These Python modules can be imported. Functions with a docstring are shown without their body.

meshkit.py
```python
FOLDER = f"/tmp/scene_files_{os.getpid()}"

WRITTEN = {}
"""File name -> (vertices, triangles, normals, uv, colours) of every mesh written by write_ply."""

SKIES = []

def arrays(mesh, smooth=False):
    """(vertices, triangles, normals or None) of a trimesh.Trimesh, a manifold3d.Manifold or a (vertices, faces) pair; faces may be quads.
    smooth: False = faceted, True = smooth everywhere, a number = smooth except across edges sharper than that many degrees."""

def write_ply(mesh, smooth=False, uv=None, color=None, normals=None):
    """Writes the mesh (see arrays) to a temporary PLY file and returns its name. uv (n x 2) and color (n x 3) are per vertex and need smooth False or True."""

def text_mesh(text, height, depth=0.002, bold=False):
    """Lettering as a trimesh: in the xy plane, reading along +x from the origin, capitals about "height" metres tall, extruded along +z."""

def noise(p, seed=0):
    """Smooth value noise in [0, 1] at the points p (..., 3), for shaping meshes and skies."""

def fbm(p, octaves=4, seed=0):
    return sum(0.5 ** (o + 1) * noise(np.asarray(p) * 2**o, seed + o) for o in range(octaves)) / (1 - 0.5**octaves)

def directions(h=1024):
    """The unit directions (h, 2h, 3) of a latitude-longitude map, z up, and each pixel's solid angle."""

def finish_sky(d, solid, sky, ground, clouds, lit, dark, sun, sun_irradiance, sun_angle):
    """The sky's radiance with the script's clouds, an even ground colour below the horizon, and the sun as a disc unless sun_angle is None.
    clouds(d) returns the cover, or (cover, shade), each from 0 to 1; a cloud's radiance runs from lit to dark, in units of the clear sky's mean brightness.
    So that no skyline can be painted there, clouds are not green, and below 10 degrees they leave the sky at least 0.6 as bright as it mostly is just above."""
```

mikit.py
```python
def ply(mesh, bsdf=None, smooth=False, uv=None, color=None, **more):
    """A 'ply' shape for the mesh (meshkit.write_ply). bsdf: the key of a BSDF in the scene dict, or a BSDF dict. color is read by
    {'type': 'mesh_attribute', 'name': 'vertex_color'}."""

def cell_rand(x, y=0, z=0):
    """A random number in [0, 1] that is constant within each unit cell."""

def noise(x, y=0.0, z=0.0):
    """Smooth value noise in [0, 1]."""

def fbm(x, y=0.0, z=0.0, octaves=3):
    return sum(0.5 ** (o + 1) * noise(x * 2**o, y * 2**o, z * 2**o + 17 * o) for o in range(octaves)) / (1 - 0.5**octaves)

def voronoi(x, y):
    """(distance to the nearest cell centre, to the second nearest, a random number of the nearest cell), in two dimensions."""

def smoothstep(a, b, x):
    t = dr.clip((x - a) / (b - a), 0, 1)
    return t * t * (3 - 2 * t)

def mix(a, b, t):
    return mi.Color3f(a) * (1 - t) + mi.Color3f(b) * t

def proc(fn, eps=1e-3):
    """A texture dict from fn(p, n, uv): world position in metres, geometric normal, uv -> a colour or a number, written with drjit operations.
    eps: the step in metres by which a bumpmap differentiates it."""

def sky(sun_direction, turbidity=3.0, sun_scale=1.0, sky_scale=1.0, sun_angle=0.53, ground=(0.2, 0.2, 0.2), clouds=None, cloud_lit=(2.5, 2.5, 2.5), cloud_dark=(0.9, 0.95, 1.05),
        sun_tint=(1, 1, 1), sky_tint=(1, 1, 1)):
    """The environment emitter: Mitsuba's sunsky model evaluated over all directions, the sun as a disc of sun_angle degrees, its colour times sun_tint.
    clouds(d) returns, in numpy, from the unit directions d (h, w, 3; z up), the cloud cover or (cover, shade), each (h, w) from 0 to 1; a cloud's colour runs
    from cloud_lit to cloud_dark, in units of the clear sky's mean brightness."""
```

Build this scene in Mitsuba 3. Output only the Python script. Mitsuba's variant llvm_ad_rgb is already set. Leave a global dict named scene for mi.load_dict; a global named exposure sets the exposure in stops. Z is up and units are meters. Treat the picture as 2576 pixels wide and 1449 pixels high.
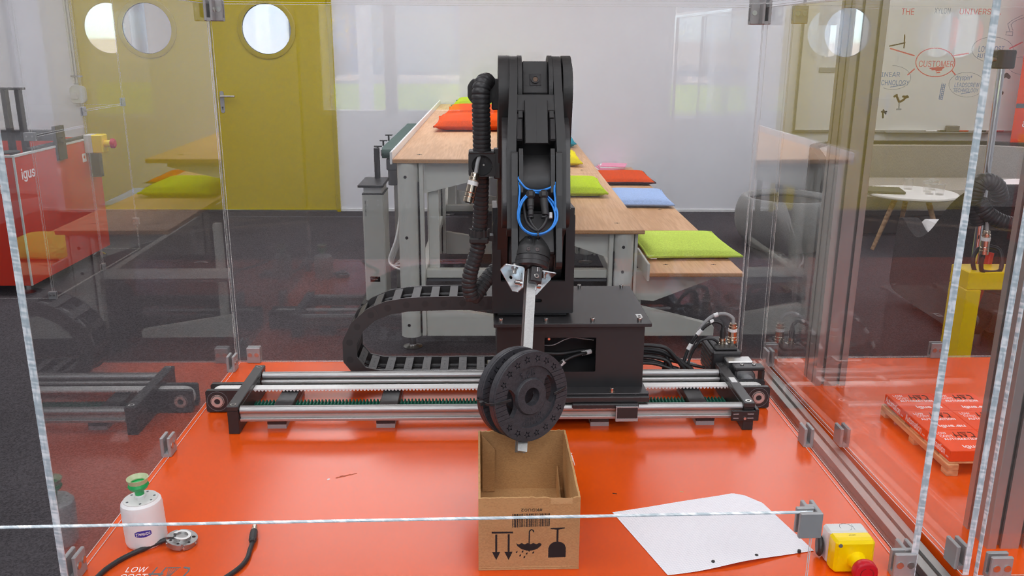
import math, random
import numpy as np, trimesh, mitsuba as mi, drjit as dr, mikit, meshkit
from mikit import noise, fbm, cell_rand, smoothstep, mix
from shapely.geometry import Polygon, LineString, Point, box as sbox
from shapely.ops import unary_union
from shapely import affinity
T = mi.ScalarTransform4f
rng = np.random.default_rng(7)
scene, labels = {}, {}

# ---------------------------------------------------------------- camera
PITCH, YAW, ROLL = math.radians(15.81), math.radians(1.088), math.radians(0.326)
FWD = np.array([math.sin(YAW)*math.cos(PITCH), math.cos(YAW)*math.cos(PITCH), -math.sin(PITCH)])
RIGHT0 = np.array([math.cos(YAW), -math.sin(YAW), 0.0])
UP = math.cos(ROLL)*np.cross(RIGHT0, FWD) - math.sin(ROLL)*RIGHT0
EYE = np.array([0.0, 0.0, 1.6])
scene['camera'] = {'type': 'perspective', 'fov': math.degrees(2*math.atan(1288/2197.0)), 'fov_axis': 'x', 'near_clip': 0.02, 'far_clip': 500.0,
                   'to_world': T().look_at(origin=EYE.tolist(), target=(EYE+FWD).tolist(), up=UP.tolist())}
# ---------------------------------------------------------------- daylight, ceiling lamps, exposure
exposure = 0.0
scene['sky'] = mikit.sky((-0.75, -0.35, 0.62), turbidity=3.0, sun_scale=26.0, sky_scale=26.0, ground=(0.3, 0.3, 0.3))
LAMPS = [(-0.8, 6.0, 1.8, 3.0, 3.5), (2.4, 6.4, 2.4, 2.6, 1.9), (-3.5, 5.8, 1.0, 2.6, 3.8), (4.6, 5.4, 1.2, 3.0, 4.2), (-1.3, 1.2, 1.8, 1.6, 3.4), (1.4, 1.2, 1.8, 1.6, 3.4), (0.2, -1.8, 3.4, 1.8, 6.0)]
CEIL = 3.2

# ---------------------------------------------------------------- helpers
FR = [np.eye(4)]                    # the frame objects are being built in
def frame(M=None): FR[0] = np.eye(4) if M is None else M
def Mt(x=0, y=0, z=0): m = np.eye(4); m[:3, 3] = (x, y, z); return m
def Mr(deg, axis=(0, 0, 1), at=(0, 0, 0)): return trimesh.transformations.rotation_matrix(math.radians(deg), axis, at)
def Mb(o, x, y, z):
    m = np.eye(4); m[:3, 0], m[:3, 1], m[:3, 2], m[:3, 3] = x, y, z, o; return m
def XZ(y=0, x=0, z=0): return Mb((x, y, z), (1, 0, 0), (0, 0, 1), (0, -1, 0))      # polygon (x, z), pulled towards -y
def YZ(x=0, y=0, z=0): return Mb((x, y, z), (0, 1, 0), (0, 0, 1), (1, 0, 0))       # polygon (y, z), pulled towards +x
def XZb(y=0, x=0, z=0): return Mb((x, y, z), (-1, 0, 0), (0, 0, 1), (0, 1, 0))     # seen from behind
def xf(m, M): m = m.copy(); m.apply_transform(M); return m
def cat(*ms):
    l = []
    for m in ms: l += list(m) if isinstance(m, (list, tuple)) else [m]
    return trimesh.util.concatenate(l)
def lin(v):
    v = v/255.0
    return v/12.92 if v <= 0.04045 else ((v+0.055)/1.055)**2.4
def c(r, g, b): return [lin(r), lin(g), lin(b)]
def c3(r, g, b): return mi.Color3f(lin(r), lin(g), lin(b))
def bx(x0, x1, y0, y1, z0, z1, b=0.0):
    x0, x1 = min(x0, x1), max(x0, x1); y0, y1 = min(y0, y1), max(y0, y1); z0, z1 = min(z0, z1), max(z0, z1)
    if b <= 0:
        m = trimesh.creation.box((x1-x0, y1-y0, z1-z0)); m.apply_translation(((x0+x1)/2, (y0+y1)/2, (z0+z1)/2)); return m
    b = min(b, (x1-x0)*.45, (y1-y0)*.45, (z1-z0)*.45)
    P = []
    for x, sx in ((x0, 1), (x1, -1)):
        for y, sy in ((y0, 1), (y1, -1)):
            for z, sz in ((z0, 1), (z1, -1)):
                P += [(x, y+sy*b, z+sz*b), (x+sx*b, y, z+sz*b), (x+sx*b, y+sy*b, z)]
    return trimesh.convex.convex_hull(np.array(P))
def axis_frame(p0, p1):
    p0, p1 = np.array(p0, float), np.array(p1, float); z = p1-p0; L = np.linalg.norm(z); z /= L
    x = np.cross((0, 0, 1.) if abs(z[2]) < .9 else (1., 0, 0), z); x /= np.linalg.norm(x)
    return Mb(p0, x, np.cross(z, x), z), L
def lathe(prof, M=None, n=32):
    m = trimesh.creation.revolve(np.array(prof, float), sections=n)
    return m if M is None else xf(m, M)
def cyl(p0, p1, r, n=24, b=0.0, r1=None):
    M, L = axis_frame(p0, p1); r1 = r if r1 is None else r1
    pr = [(0, 0), (r, 0), (r1, L), (0, L)] if b <= 0 else [(0, 0), (r-b, 0), (r, b), (r1, L-b), (r1-b, L), (0, L)]
    return lathe(pr, M, n)
def ring(p0, p1, ro, ri, n=32):
    M, L = axis_frame(p0, p1)
    return lathe([(ri, 0), (ro, 0), (ro, L), (ri, L), (ri, 0)], M, n)
def ext(poly, h, M=None):
    gs = getattr(poly, 'geoms', [poly])
    m = cat([trimesh.creation.extrude_polygon(g, h, engine='earcut') for g in gs if g.area > 1e-10])
    return m if M is None else xf(m, M)
def rrect(x0, x1, y0, y1, r): return sbox(x0+r, y0+r, x1-r, y1-r).buffer(r, quad_segs=6)
def capsule(a, b, r): return LineString([a, b]).buffer(r, quad_segs=10)
def spline(pts, n=60):
    p = np.array(pts, float); p = np.vstack([2*p[0]-p[1], p, 2*p[-1]-p[-2]]); o = []
    k = len(p)-3
    for t in np.linspace(0, k-1e-6, n):
        i = int(t); u = t-i; a, b, cc, d = p[i:i+4]
        o.append(.5*((2*b)+(-a+cc)*u+(2*a-5*b+4*cc-d)*u*u+(-a+3*b-3*cc+d)*u**3))
    return np.array(o)
def tube(pts, r, n=10, caps=True):
    p = np.array(pts, float); N = len(p); r = np.broadcast_to(r, (N,))
    t = np.gradient(p, axis=0); t /= np.linalg.norm(t, axis=1, keepdims=True)+1e-12
    u = np.cross(t[0], (0, 0, 1.) if abs(t[0][2]) < .9 else (1., 0, 0)); u /= np.linalg.norm(u)
    V, ang = [], np.arange(n)*2*np.pi/n
    for i in range(N):
        u = u-t[i]*(u@t[i]); u /= np.linalg.norm(u)
        w = np.cross(t[i], u)
        V.append(p[i]+r[i]*(np.cos(ang)[:, None]*u+np.sin(ang)[:, None]*w))
    V = np.vstack(V); F = []
    for i in range(N-1):
        a = i*n+np.arange(n); b = i*n+(np.arange(n)+1) % n
        F += [np.stack([a, b, b+n], 1), np.stack([a, b+n, a+n], 1)]
    F = np.vstack(F)
    if caps:
        V = np.vstack([V, p[0], p[-1]]); k = np.arange(n); k2 = (k+1) % n; B = (N-1)*n
        F = np.vstack([F, np.stack([k2, k, np.full(n, N*n)], 1), np.stack([B+k, B+k2, np.full(n, N*n+1)], 1)])
    return trimesh.Trimesh(V, F, process=False)
def hose(pts, r, pitch, depth=.10, n=20):                                                  # corrugated hose: flat bands between narrow grooves
    p = np.array(pts, float); L = np.linalg.norm(np.diff(p, axis=0), axis=1).sum(); k = int(L/pitch)
    s = np.r_[0, np.cumsum(np.linalg.norm(np.diff(p, axis=0), axis=1))]
    f = np.array([0, .10, .16, .5, .84, .90]); g = np.array([1-depth, 1-depth*.9, .985, 1.01, .985, 1-depth*.9])
    q = np.r_[(np.arange(k)[:, None]+f).ravel()*L/k, L]; P = np.stack([np.interp(q, s, p[:, i]) for i in range(3)], 1)
    return tube(P, r*np.r_[np.tile(g, k), 1-depth], n)
def numbered(key):
    if key not in scene and key not in labels and not any(k.startswith(key+'__') for k in scene): return key
    i = 1
    while f'{key}_{i:03d}' in scene or f'{key}_{i:03d}' in labels: i += 1
    return f'{key}_{i:03d}'
def info(key, label=None, cat_=None, group=None, kind=None):
    d = {k: v for k, v in (('label', label), ('category', cat_), ('group', group), ('kind', kind)) if v}
    if d: labels.setdefault(key, {}).update(d)
def thing(name, label, cat_, group=None):
    key = numbered(name); info(key, label, cat_, group); return key
def obj(name, mesh, mat, parent=None, smooth=False, label=None, cat_=None, group=None, kind=None, uv=None, **more):
    key = numbered(f'{parent}__{name}' if parent else name)
    if isinstance(mesh, (list, tuple)): mesh = cat(mesh)
    m = xf(mesh, FR[0])
    if smooth and uv is None: m.merge_vertices()
    scene[key] = mikit.ply(m, mat, smooth=smooth, uv=uv, **more)
    info(key, label, cat_, group, kind)
    return key
def struct(name, mesh, mat, parent=None, smooth=False, **k): return obj(name, mesh, mat, parent, smooth, kind=None if parent else 'structure', **k)
def text(s, h, M, depth=.0006, bold=False, center=False, width=None):
    m = meshkit.text_mesh(s, h, depth, bold)
    if width: m.apply_scale((width/m.extents[0], 1, 1))
    if center: m.apply_translation((-(m.bounds[0][0]+m.bounds[1][0])/2, -h/2, 0))
    return xf(m, M)
def stroke(lines, w):
    return unary_union([LineString(l).buffer(w/2, quad_segs=2) for l in lines])

# ---------------------------------------------------------------- materials (colour, grain and gloss of the matter only)
def mat(name, col, rough=.5, metal=0.0, spec=.5, twosided=True, **k):
    col = {'type': 'rgb', 'value': col} if isinstance(col, list) else col
    rough = rough if isinstance(rough, dict) else float(rough)
    d = {'type': 'principled', 'base_color': col, 'roughness': rough, 'metallic': metal, 'specular': spec, **k}
    scene['mat_'+name] = {'type': 'twosided', 'bsdf': d} if twosided else d
    return 'mat_'+name
def carpet_fn(p, n, uv):
    a = noise(p.x*170, p.y*170, 3.0); b = noise(p.x*420, p.y*420, 9.0); d = fbm(p.x*2.3, p.y*2.3, 1.0, 3)
    t = a*.55+b*.45
    return c3(72, 69, 72)*(.45+1.1*t)*(.85+.3*d)
def ply_fn(p, n, uv):
    side = dr.abs(n.z) < .5
    g = fbm(p.x*9, p.y*1.3, 4.0, 3); fine = noise(p.x*160, p.y*9, 2.0)
    top = mix(c3(208, 166, 126), c3(190, 146, 104), smoothstep(.25, .8, g*.75+fine*.3))
    lay = dr.sin(p.z*2*math.pi/.006)
    edge = mix(c3(160, 114, 76), c3(204, 162, 118), smoothstep(-.5, .5, lay+.5*(noise(p.x*30+p.y*30, p.z*40, 1)-.5)))
    return dr.select(side, edge, top)
def orange_fn(p, n, uv):
    # the lacquered table top: two faint scrapes and specks in the lacquer
    base = c3(219, 80, 12)
    v = fbm(p.x*5, p.y*5, 2.0, 3)
    base = base*(.95+.1*v)
    return base
def card_fn(p, n, uv):
    f = noise(p.x*420, p.y*420, p.z*420)*.4+fbm(p.x*16, p.y*16, p.z*16, 3)*.6
    return mix(c3(186, 146, 100), c3(172, 132, 88), smoothstep(.3, .75, f))
def felt_fn(r, g, b):
    return lambda p, n, uv: c3(r, g, b)*(.82+.3*noise(p.x*240, p.y*240, p.z*240))
def cast_fn(p, n, uv):
    g = noise(p.x*700, p.y*700, p.z*700)*.6+noise(p.x*190, p.y*190, p.z*190)*.4
    return c3(52, 52, 56)*(.6+.8*g)
def saw_fn(p, n, uv):
    # sawn acrylic edge: ground streaks across the edge
    s = noise(p.z*330+p.x*60+p.y*60, p.x*90, p.y*90); t = noise(p.z*75, p.x*400+p.y*400, 3.0)
    return mix(c3(176, 190, 196), c3(240, 244, 246), smoothstep(.3, .8, s*.7+t*.3))
def wood_fn(p, n, uv):
    g = fbm(p.x*40, p.y*6, p.z*60, 3)
    return mix(c3(226, 186, 138), c3(190, 142, 96), smoothstep(.3, .7, g))
def brushed_fn(p, n, uv):
    return c3(176, 176, 174)*(.85+.3*noise(p.x*30, p.y*1400, p.z*1400))
def wall_fn(p, n, uv):
    return c3(224, 225, 229)*(.97+.06*fbm(p.x*1.7, p.y*1.7, p.z*1.7, 3))
def lawn_fn(p, n, uv):
    return mix(c3(120, 140, 50), c3(80, 112, 36), noise(p.x*9, p.y*9, 0))*(.7+.6*noise(p.x*60, p.y*60, 1))
def pave_fn(p, n, uv):
    return c3(178, 172, 164)*(.85+.3*noise(p.x*14, p.y*14, 0))
def fur_fn(p, n, uv):
    return c3(56, 54, 54)*(.7+.6*noise(p.x*150, p.y*150, p.z*150))
P_ = mikit.proc
CARPET = mat('carpet', P_(carpet_fn), .95, spec=.1)
WALL = mat('wall', P_(wall_fn), .8, spec=.2)
CEILM = mat('ceiling', c(228, 227, 224), .9, spec=.1)
YEL = mat('yellow_paint', c(186, 166, 4), .22)
YELRIM = mat('yellow_rim', c(172, 154, 22), .3)
ORANGE = mat('orange_lacquer', P_(orange_fn), .2, spec=.36)
PLY = mat('plywood', P_(ply_fn), .42)
CARD = mat('cardboard', P_(card_fn), .85, spec=.2)
CARDIN = mat('cardboard_flute', c(196, 158, 112), .9, spec=.2)
CAST = mat('cast_iron', P_(cast_fn), .48)
SAW = mat('acrylic_edge', P_(saw_fn), .25)
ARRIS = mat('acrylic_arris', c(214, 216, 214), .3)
WOOD = mat('pine', P_(wood_fn), .6)
BRUSH = mat('brushed_aluminium', P_(brushed_fn), .46, 1.0)
ALU = mat('aluminium', c(196, 196, 194), .3, 1.0)
ALUM = mat('anodised_aluminium', c(182, 180, 176), .48, .8)
CLIPM = mat('clip_metal', c(160, 160, 160), .45, .35)
STEEL = mat('steel', c(200, 198, 194), .2, 1.0)
CHROME = mat('chrome', c(225, 228, 230), .07, 1.0)
NICKEL = mat('nickel', c(214, 200, 180), .16, 1.0)
ZINC = mat('zinc', c(226, 232, 234), .26, 1.0)
COPPER = mat('bearing_steel', c(196, 182, 176), .35, .5)
BLACKA = mat('black_anodised', c(44, 43, 44), .36)
BLACKP = mat('black_plastic', c(43, 43, 43), .48)
BLACKS = mat('black_steel', c(38, 37, 38), .4)
DARKIN = mat('dark_inside', c(38, 37, 38), .55)
HOSEM = mat('hose_plastic', c(47, 47, 48), .42)
CHAINM = mat('chain_plastic', c(52, 50, 50), .48)
CABLE = mat('cable_black', c(34, 34, 35), .45)
CABLEG = mat('cable_grey', c(140, 140, 140), .45)
BLUE = mat('blue_cable', c(40, 130, 215), .35)
WHITEP = mat('white_plastic', c(226, 226, 224), .35)
LABELW = mat('label_white', c(222, 222, 220), .6)
INK = mat('black_ink', c(32, 26, 26), .7, spec=.2)
GREYL = mat('grey_leg', c(200, 202, 194), .4)
GREYD = mat('grey_dark', c(96, 98, 102), .45)
GREENB = mat('green_belt', c(24, 104, 84), .5)
GREENC = mat('green_conveyor', c(44, 74, 66), .5)
BELTW = mat('belt_white', c(228, 228, 224), .45)
REDM = mat('machine_red', c(206, 48, 22), .3)
REDBTN = mat('red_button', c(186, 14, 32), .35)
YELBTN = mat('signal_yellow', c(236, 206, 0), .25)
GREYBOX = mat('light_grey_plastic', c(206, 206, 202), .35)
PAPERM = mat('paper', c(236, 234, 236), .8, spec=.2)
PAPERL = mat('paper_grid', c(206, 206, 214), .8, spec=.2)
ORPRINT = mat('orange_print', c(232, 70, 14), .5)
WHITEINK = mat('white_print', c(244, 232, 228), .6)
SUCK = mat('suction_green', c(32, 160, 84), .35)
SUCKL = mat('suction_lip', c(176, 196, 160), .3, spec_trans=.55, eta=1.4, twosided=False) if False else mat('suction_lip', c(178, 190, 150), .3)
BLUEPR = mat('blue_print', c(46, 40, 140), .5)
REDINK = mat('red_marker', c(216, 106, 112), .7, spec=.2)
BLUEINK = mat('blue_marker', c(104, 130, 176), .7, spec=.2)
GREYINK = mat('grey_marker', c(150, 156, 162), .7, spec=.2)
BROWNINK = mat('brown_print', c(84, 66, 56), .7, spec=.2)
WBOARD = mat('whiteboard', c(226, 226, 222), .25)
SOFAIN = mat('sofa_inner', P_(felt_fn(164, 158, 152)), .9, spec=.1)
SOFAOUT = mat('sofa_outer', c(74, 70, 66), .85, spec=.1)
POUFM = mat('pouf_felt', P_(felt_fn(140, 140, 138)), .9, spec=.1)
CHAIRM = mat('chair_fabric', P_(fur_fn), .8, spec=.2)
TABLEW = mat('table_white', c(236, 234, 232), .3)
GLASS = 'mat_glass'
scene[GLASS] = {'type': 'thindielectric', 'int_ior': 1.5, 'ext_ior': 1.0}
ACRYL = 'mat_acrylic'
scene[ACRYL] = {'type': 'thindielectric', 'int_ior': 1.49, 'ext_ior': 1.0}
FELT = {k: mat('felt_'+k, P_(felt_fn(*v)), .9, spec=.15) for k, v in dict(lime=(172, 196, 30), limelight=(190, 214, 92), orange=(208, 72, 6), blue=(152, 176, 216), yellow=(216, 200, 16), teal=(40, 144, 164)).items()}
FELTD = {k: mat('feltd_'+k, c(*v), .9, spec=.15) for k, v in dict(teal=(34, 92, 92), dark=(70, 34, 40)).items()}
HEDGE = mat('hedge', c(170, 150, 40), .8, spec=.1)
FACADE = mat('facade', c(150, 164, 190), .8, spec=.2)
LAWN = mat('lawn', P_(lawn_fn), .9, spec=.1)
PAVE = mat('paving', P_(pave_fn), .85, spec=.2)
FRAMEW = mat('frame_white', c(226, 228, 228), .4)
FRAMEG = mat('frame_grey', c(120, 116, 114), .5)
SKIN = mat('skin', c(206, 158, 132), .5)
SHIRT = mat('shirt_white', c(232, 232, 232), .8, spec=.1)
TROUSER = mat('trousers_grey', c(92, 92, 100), .8, spec=.1)
CARP = mat('car_paint', c(40, 48, 66), .12)
# ================================================================ the room
WY, XL, XR, RY = 8.38, -4.42, 5.6, -4.0
struct('floor', bx(XL-.2, XR+.2, RY-.2, WY+.15, -.06, 0), CARPET)
struct('ceiling', bx(XL-.2, XR+.2, RY-.2, WY+.2, CEIL, CEIL+.1), CEILM)
DX0, DX1, DH = -3.86, -1.5, 2.14
struct('wall_back', [bx(XL-.2, DX0, WY, WY+.16, 0, CEIL), bx(DX1, XR+.2, WY, WY+.16, 0, CEIL), bx(DX0, DX1, WY, WY+.16, DH, CEIL)], WALL)
struct('wall_left', bx(XL-.16, XL, RY, WY, 0, CEIL), WALL)
struct('wall_right', bx(XR, XR+.16, RY, WY, 0, CEIL), WALL)
W1, W2 = (-1.52, -.14, .91, 2.55), (1.82, 2.47, .84, 2.55)
wr = sbox(XL-.2, 0, XR+.2, CEIL).difference(sbox(W1[0], W1[2], W1[1], W1[3])).difference(sbox(W2[0], W2[2], W2[1], W2[3]))
struct('wall_rear', ext(wr, .16, XZ(RY)), WALL)
struct('baseboard_back', bx(DX1, XR, WY-.012, WY, 0, .03, .003), FRAMEW)
for i, (x0, x1, z0, z1) in enumerate((W1, W2)):
    w = f'window_{i+1}'
    struct('frame', [bx(x0, x0+.04, RY-.14, RY-.02, z0, z1), bx(x1-.04, x1, RY-.14, RY-.02, z0, z1), bx(x0, x1, RY-.14, RY-.02, z0, z0+.04), bx(x0, x1, RY-.14, RY-.02, z1-.04, z1)], FRAMEW, w)
    if i == 0: struct('mullion', bx(-.885, -.775, RY-.15, RY+.02, z0, z1, .004), FRAMEG, w)
    struct('pane', trimesh.Trimesh([(x0, RY-.08, z0), (x1, RY-.08, z0), (x1, RY-.08, z1), (x0, RY-.08, z1)], [[0, 1, 2], [0, 2, 3]], process=False), GLASS, w)
    labels[w] = {'kind': 'structure'}
# the yellow double door with its portholes
def door(name, x0, x1, cx, side):
    cz, R = 1.69, .236
    leaf = sbox(x0, .018, x1, DH-.03).difference(Point(cx, cz).buffer(R+.004, quad_segs=24))
    labels[name] = {'kind': 'structure'}
    struct('leaf', ext(leaf, .05, XZ(WY+.03)), YEL, name)
    M, _ = axis_frame((cx, WY-.034, cz), (cx, WY+.05, cz))
    k = struct('porthole_ring', lathe([(R-.012, 0), (R+.02, 0), (R+.03, .004), (R+.03, .014), (R-.012, .02), (R-.012, 0)], M, 64), YELRIM, name, smooth=30)
    struct('seal', lathe([(R-.016, .012), (R-.003, .012), (R-.003, .03), (R-.016, .03), (R-.016, .012)], M, 64), BLACKP, name, smooth=30)
    d = trimesh.creation.revolve(np.array([(0, 0), (R, 0)]), sections=48); d.apply_transform(M); d.apply_translation((0, .03, 0))
    struct('porthole_pane', d, GLASS, name)
    hx = x1-.012 if side > 0 else x0+.012
    for z in (.12, 1.05, 1.95):
        struct('hinge', cyl((hx+.02*side, WY-.028, z-.05), (hx+.02*side, WY-.028, z+.05), .013, 14), YELRIM, name, smooth=40)
door('door_1', DX0+.035, -2.612, -3.181, -1)
door('door_2', -2.604, DX1-.04, -2.098, 1)
struct('handle_plate', ext(rrect(-2.572, -2.535, .935, 1.135, .018), .008, XZ(WY-.02)), CLIPM, 'door_2')
struct('handle', tube(spline([(-2.553, WY-.02, 1.09), (-2.553, WY-.07, 1.09), (-2.53, WY-.075, 1.09), (-2.42, WY-.075, 1.09)], 24), .010, 12), STEEL, 'door_2', smooth=60)
struct('keyhole', ext(Point(-2.553, .985).buffer(.008).union(sbox(-2.557, .962, -2.549, .985)), .001, XZ(WY-.028)), DARKIN, 'door_2')
struct('trim_1', [bx(DX0, DX0+.035, WY-.03, WY+.1, 0, DH), bx(DX1-.04, DX1, WY-.035, WY+.1, 0, DH), bx(DX0, DX1, WY-.03, WY+.1, DH-.03, DH)], YELRIM)
struct('trim_2', bx(DX0+.03, DX1-.03, WY-.035, WY+.06, 0, .014), ALU)
# ceiling lamps (their glow lies on the table top, the e-stop and the belts)
for i, (x, y, w, d, e) in enumerate(LAMPS):
    k = thing('ceiling_light', 'square flat ceiling light panel with a thin white frame', 'ceiling light', 'ceiling light panels')
    obj('frame', [bx(x-w/2-.03, x-w/2, y-d/2-.03, y+d/2+.03, CEIL-.04, CEIL), bx(x+w/2, x+w/2+.03, y-d/2-.03, y+d/2+.03, CEIL-.04, CEIL),
                  bx(x-w/2, x+w/2, y-d/2-.03, y-d/2, CEIL-.04, CEIL), bx(x-w/2, x+w/2, y+d/2, y+d/2+.03, CEIL-.04, CEIL)], FRAMEW, k)
    q = trimesh.Trimesh([(x-w/2, y-d/2, CEIL-.03), (x-w/2, y+d/2, CEIL-.03), (x+w/2, y+d/2, CEIL-.03), (x+w/2, y-d/2, CEIL-.03)], [[0, 1, 2], [0, 2, 3]], process=False)
    obj('diffuser', q, CEILM, k, emitter={'type': 'area', 'radiance': {'type': 'rgb', 'value': [e*.97, e*.985, e*1.03]}})
# conduit and socket box by the doors
k = thing('wall_conduit', 'pair of grey vertical conduit pipes with a rounded socket box on the wall left of the yellow doors', 'conduit')
for x in (-3.905, -3.875): obj('pipe', cyl((x, WY-.02, 1.2), (x, WY-.02, CEIL), .010, 12), GREYL, k, smooth=40)
obj('pipe', cyl((-3.84, WY-.02, 1.16), (-3.84, WY-.02, CEIL), .010, 12), GREYL, k, smooth=40)
obj('bracket', bx(-3.925, -3.82, WY-.034, WY, 1.255, 1.27, .002), CLIPM, k)
obj('socket_box', ext(rrect(-3.94, -3.80, 1.02, 1.18, .045), .055, XZ(WY)), GREYL, k)
obj('socket_face', ext(rrect(-3.935, -3.865, 1.06, 1.12, .01), .008, XZ(WY-.055)), GREYBOX, k)

# ================================================================ outdoors, seen in the reflections and through the portholes
struct('pavement', bx(-30, 30, -15.5, RY-.2, -.1, -.02), PAVE)
struct('lawn', bx(-60, 60, -30, -15.5, -.1, -.01), LAWN)
struct('road', bx(-60, 60, -60, -30, -.1, -.02), PAVE)
struct('yard', bx(-30, 30, WY+.2, 40, -.1, -.02), PAVE)
k = thing('building', 'pale blue-grey building with a wide garage door, far behind the lawn', 'building')
obj('wall', bx(-34, 4, -50, -44, -.05, 9), FACADE, k)
for x in (-30, -22, -14, -6): obj('garage_door', bx(x, x+5, -43.95, -44.05, 0, 3.2), GREYL, k)
obj('canopy', bx(-34, 4, -44, -42.6, 3.6, 4.1), FRAMEG, k)
for x in (-24, -12, -2): obj('window', bx(x, x+3, -43.95, -44.02, 5, 7), GREYD, k)
for i, (x, y) in enumerate(((-2.75, -6.3), (-1.9, -6.3), (-1.42, -6.3), (.12, -6.3))):
    obj('porch_post', bx(x, x+.16, y-.16, y, -.02, 4.2, .01), FRAMEW, None, label='white square porch post standing outside the window', cat_='post', group='porch posts outside the window')
k = thing('parked_car', 'dark parked estate car standing on the road beyond the lawn', 'car')
body = Polygon([(-2.2, .3), (-2.25, .8), (-2.0, .95), (-1.2, 1.05), (-.6, 1.5), (1.0, 1.55), (1.9, 1.15), (2.15, 1.0), (2.2, .35)]).buffer(.06)
frame(Mt(-7.2, -31.5, 0)); obj('body', ext(body, 1.75, XZ(.85)), CARP, k)
obj('glazing', ext(Polygon([(-1.0, 1.08), (-.55, 1.44), (.95, 1.48), (1.6, 1.12)]), 1.79, XZ(.87)), DARKIN, k)
for x in (-1.4, 1.35):
    for s in (-.8, .82): obj('wheel', cyl((x, s-.1, .32), (x, s+.1, .32), .32, 24, .03), DARKIN, k, smooth=40)
frame()
def shrub(name, cx, cy, h, r, m, label, seed):
    g = np.random.default_rng(seed); q = g.normal(size=(900, 3)); q /= np.linalg.norm(q, axis=1, keepdims=True); q *= g.random((900, 1))**.4
    P = np.array([cx, cy, h*.55])+q*np.array([r, r, h*.5]); V, F = [], []
    for i, p in enumerate(P):
        a = g.normal(size=(3, 3))*.09; V.append(p+a); F.append([3*i, 3*i+1, 3*i+2])
    k = thing(name, label, 'shrub')
    obj('foliage', trimesh.Trimesh(np.vstack(V), np.array(F), process=False), m, k, kind='stuff')
    obj('stem', cyl((cx, cy, 0), (cx, cy, h*.6), .06, 8), WOOD, k)
shrub('shrub', -4.6, -15.0, 2.6, .9, HEDGE, 'yellow autumn shrub standing at the left edge of the lawn', 3)
shrub('tree', -5.2, -33.5, 7.5, 2.2, HEDGE, 'tall yellowing tree standing beyond the parked car', 5)
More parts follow.
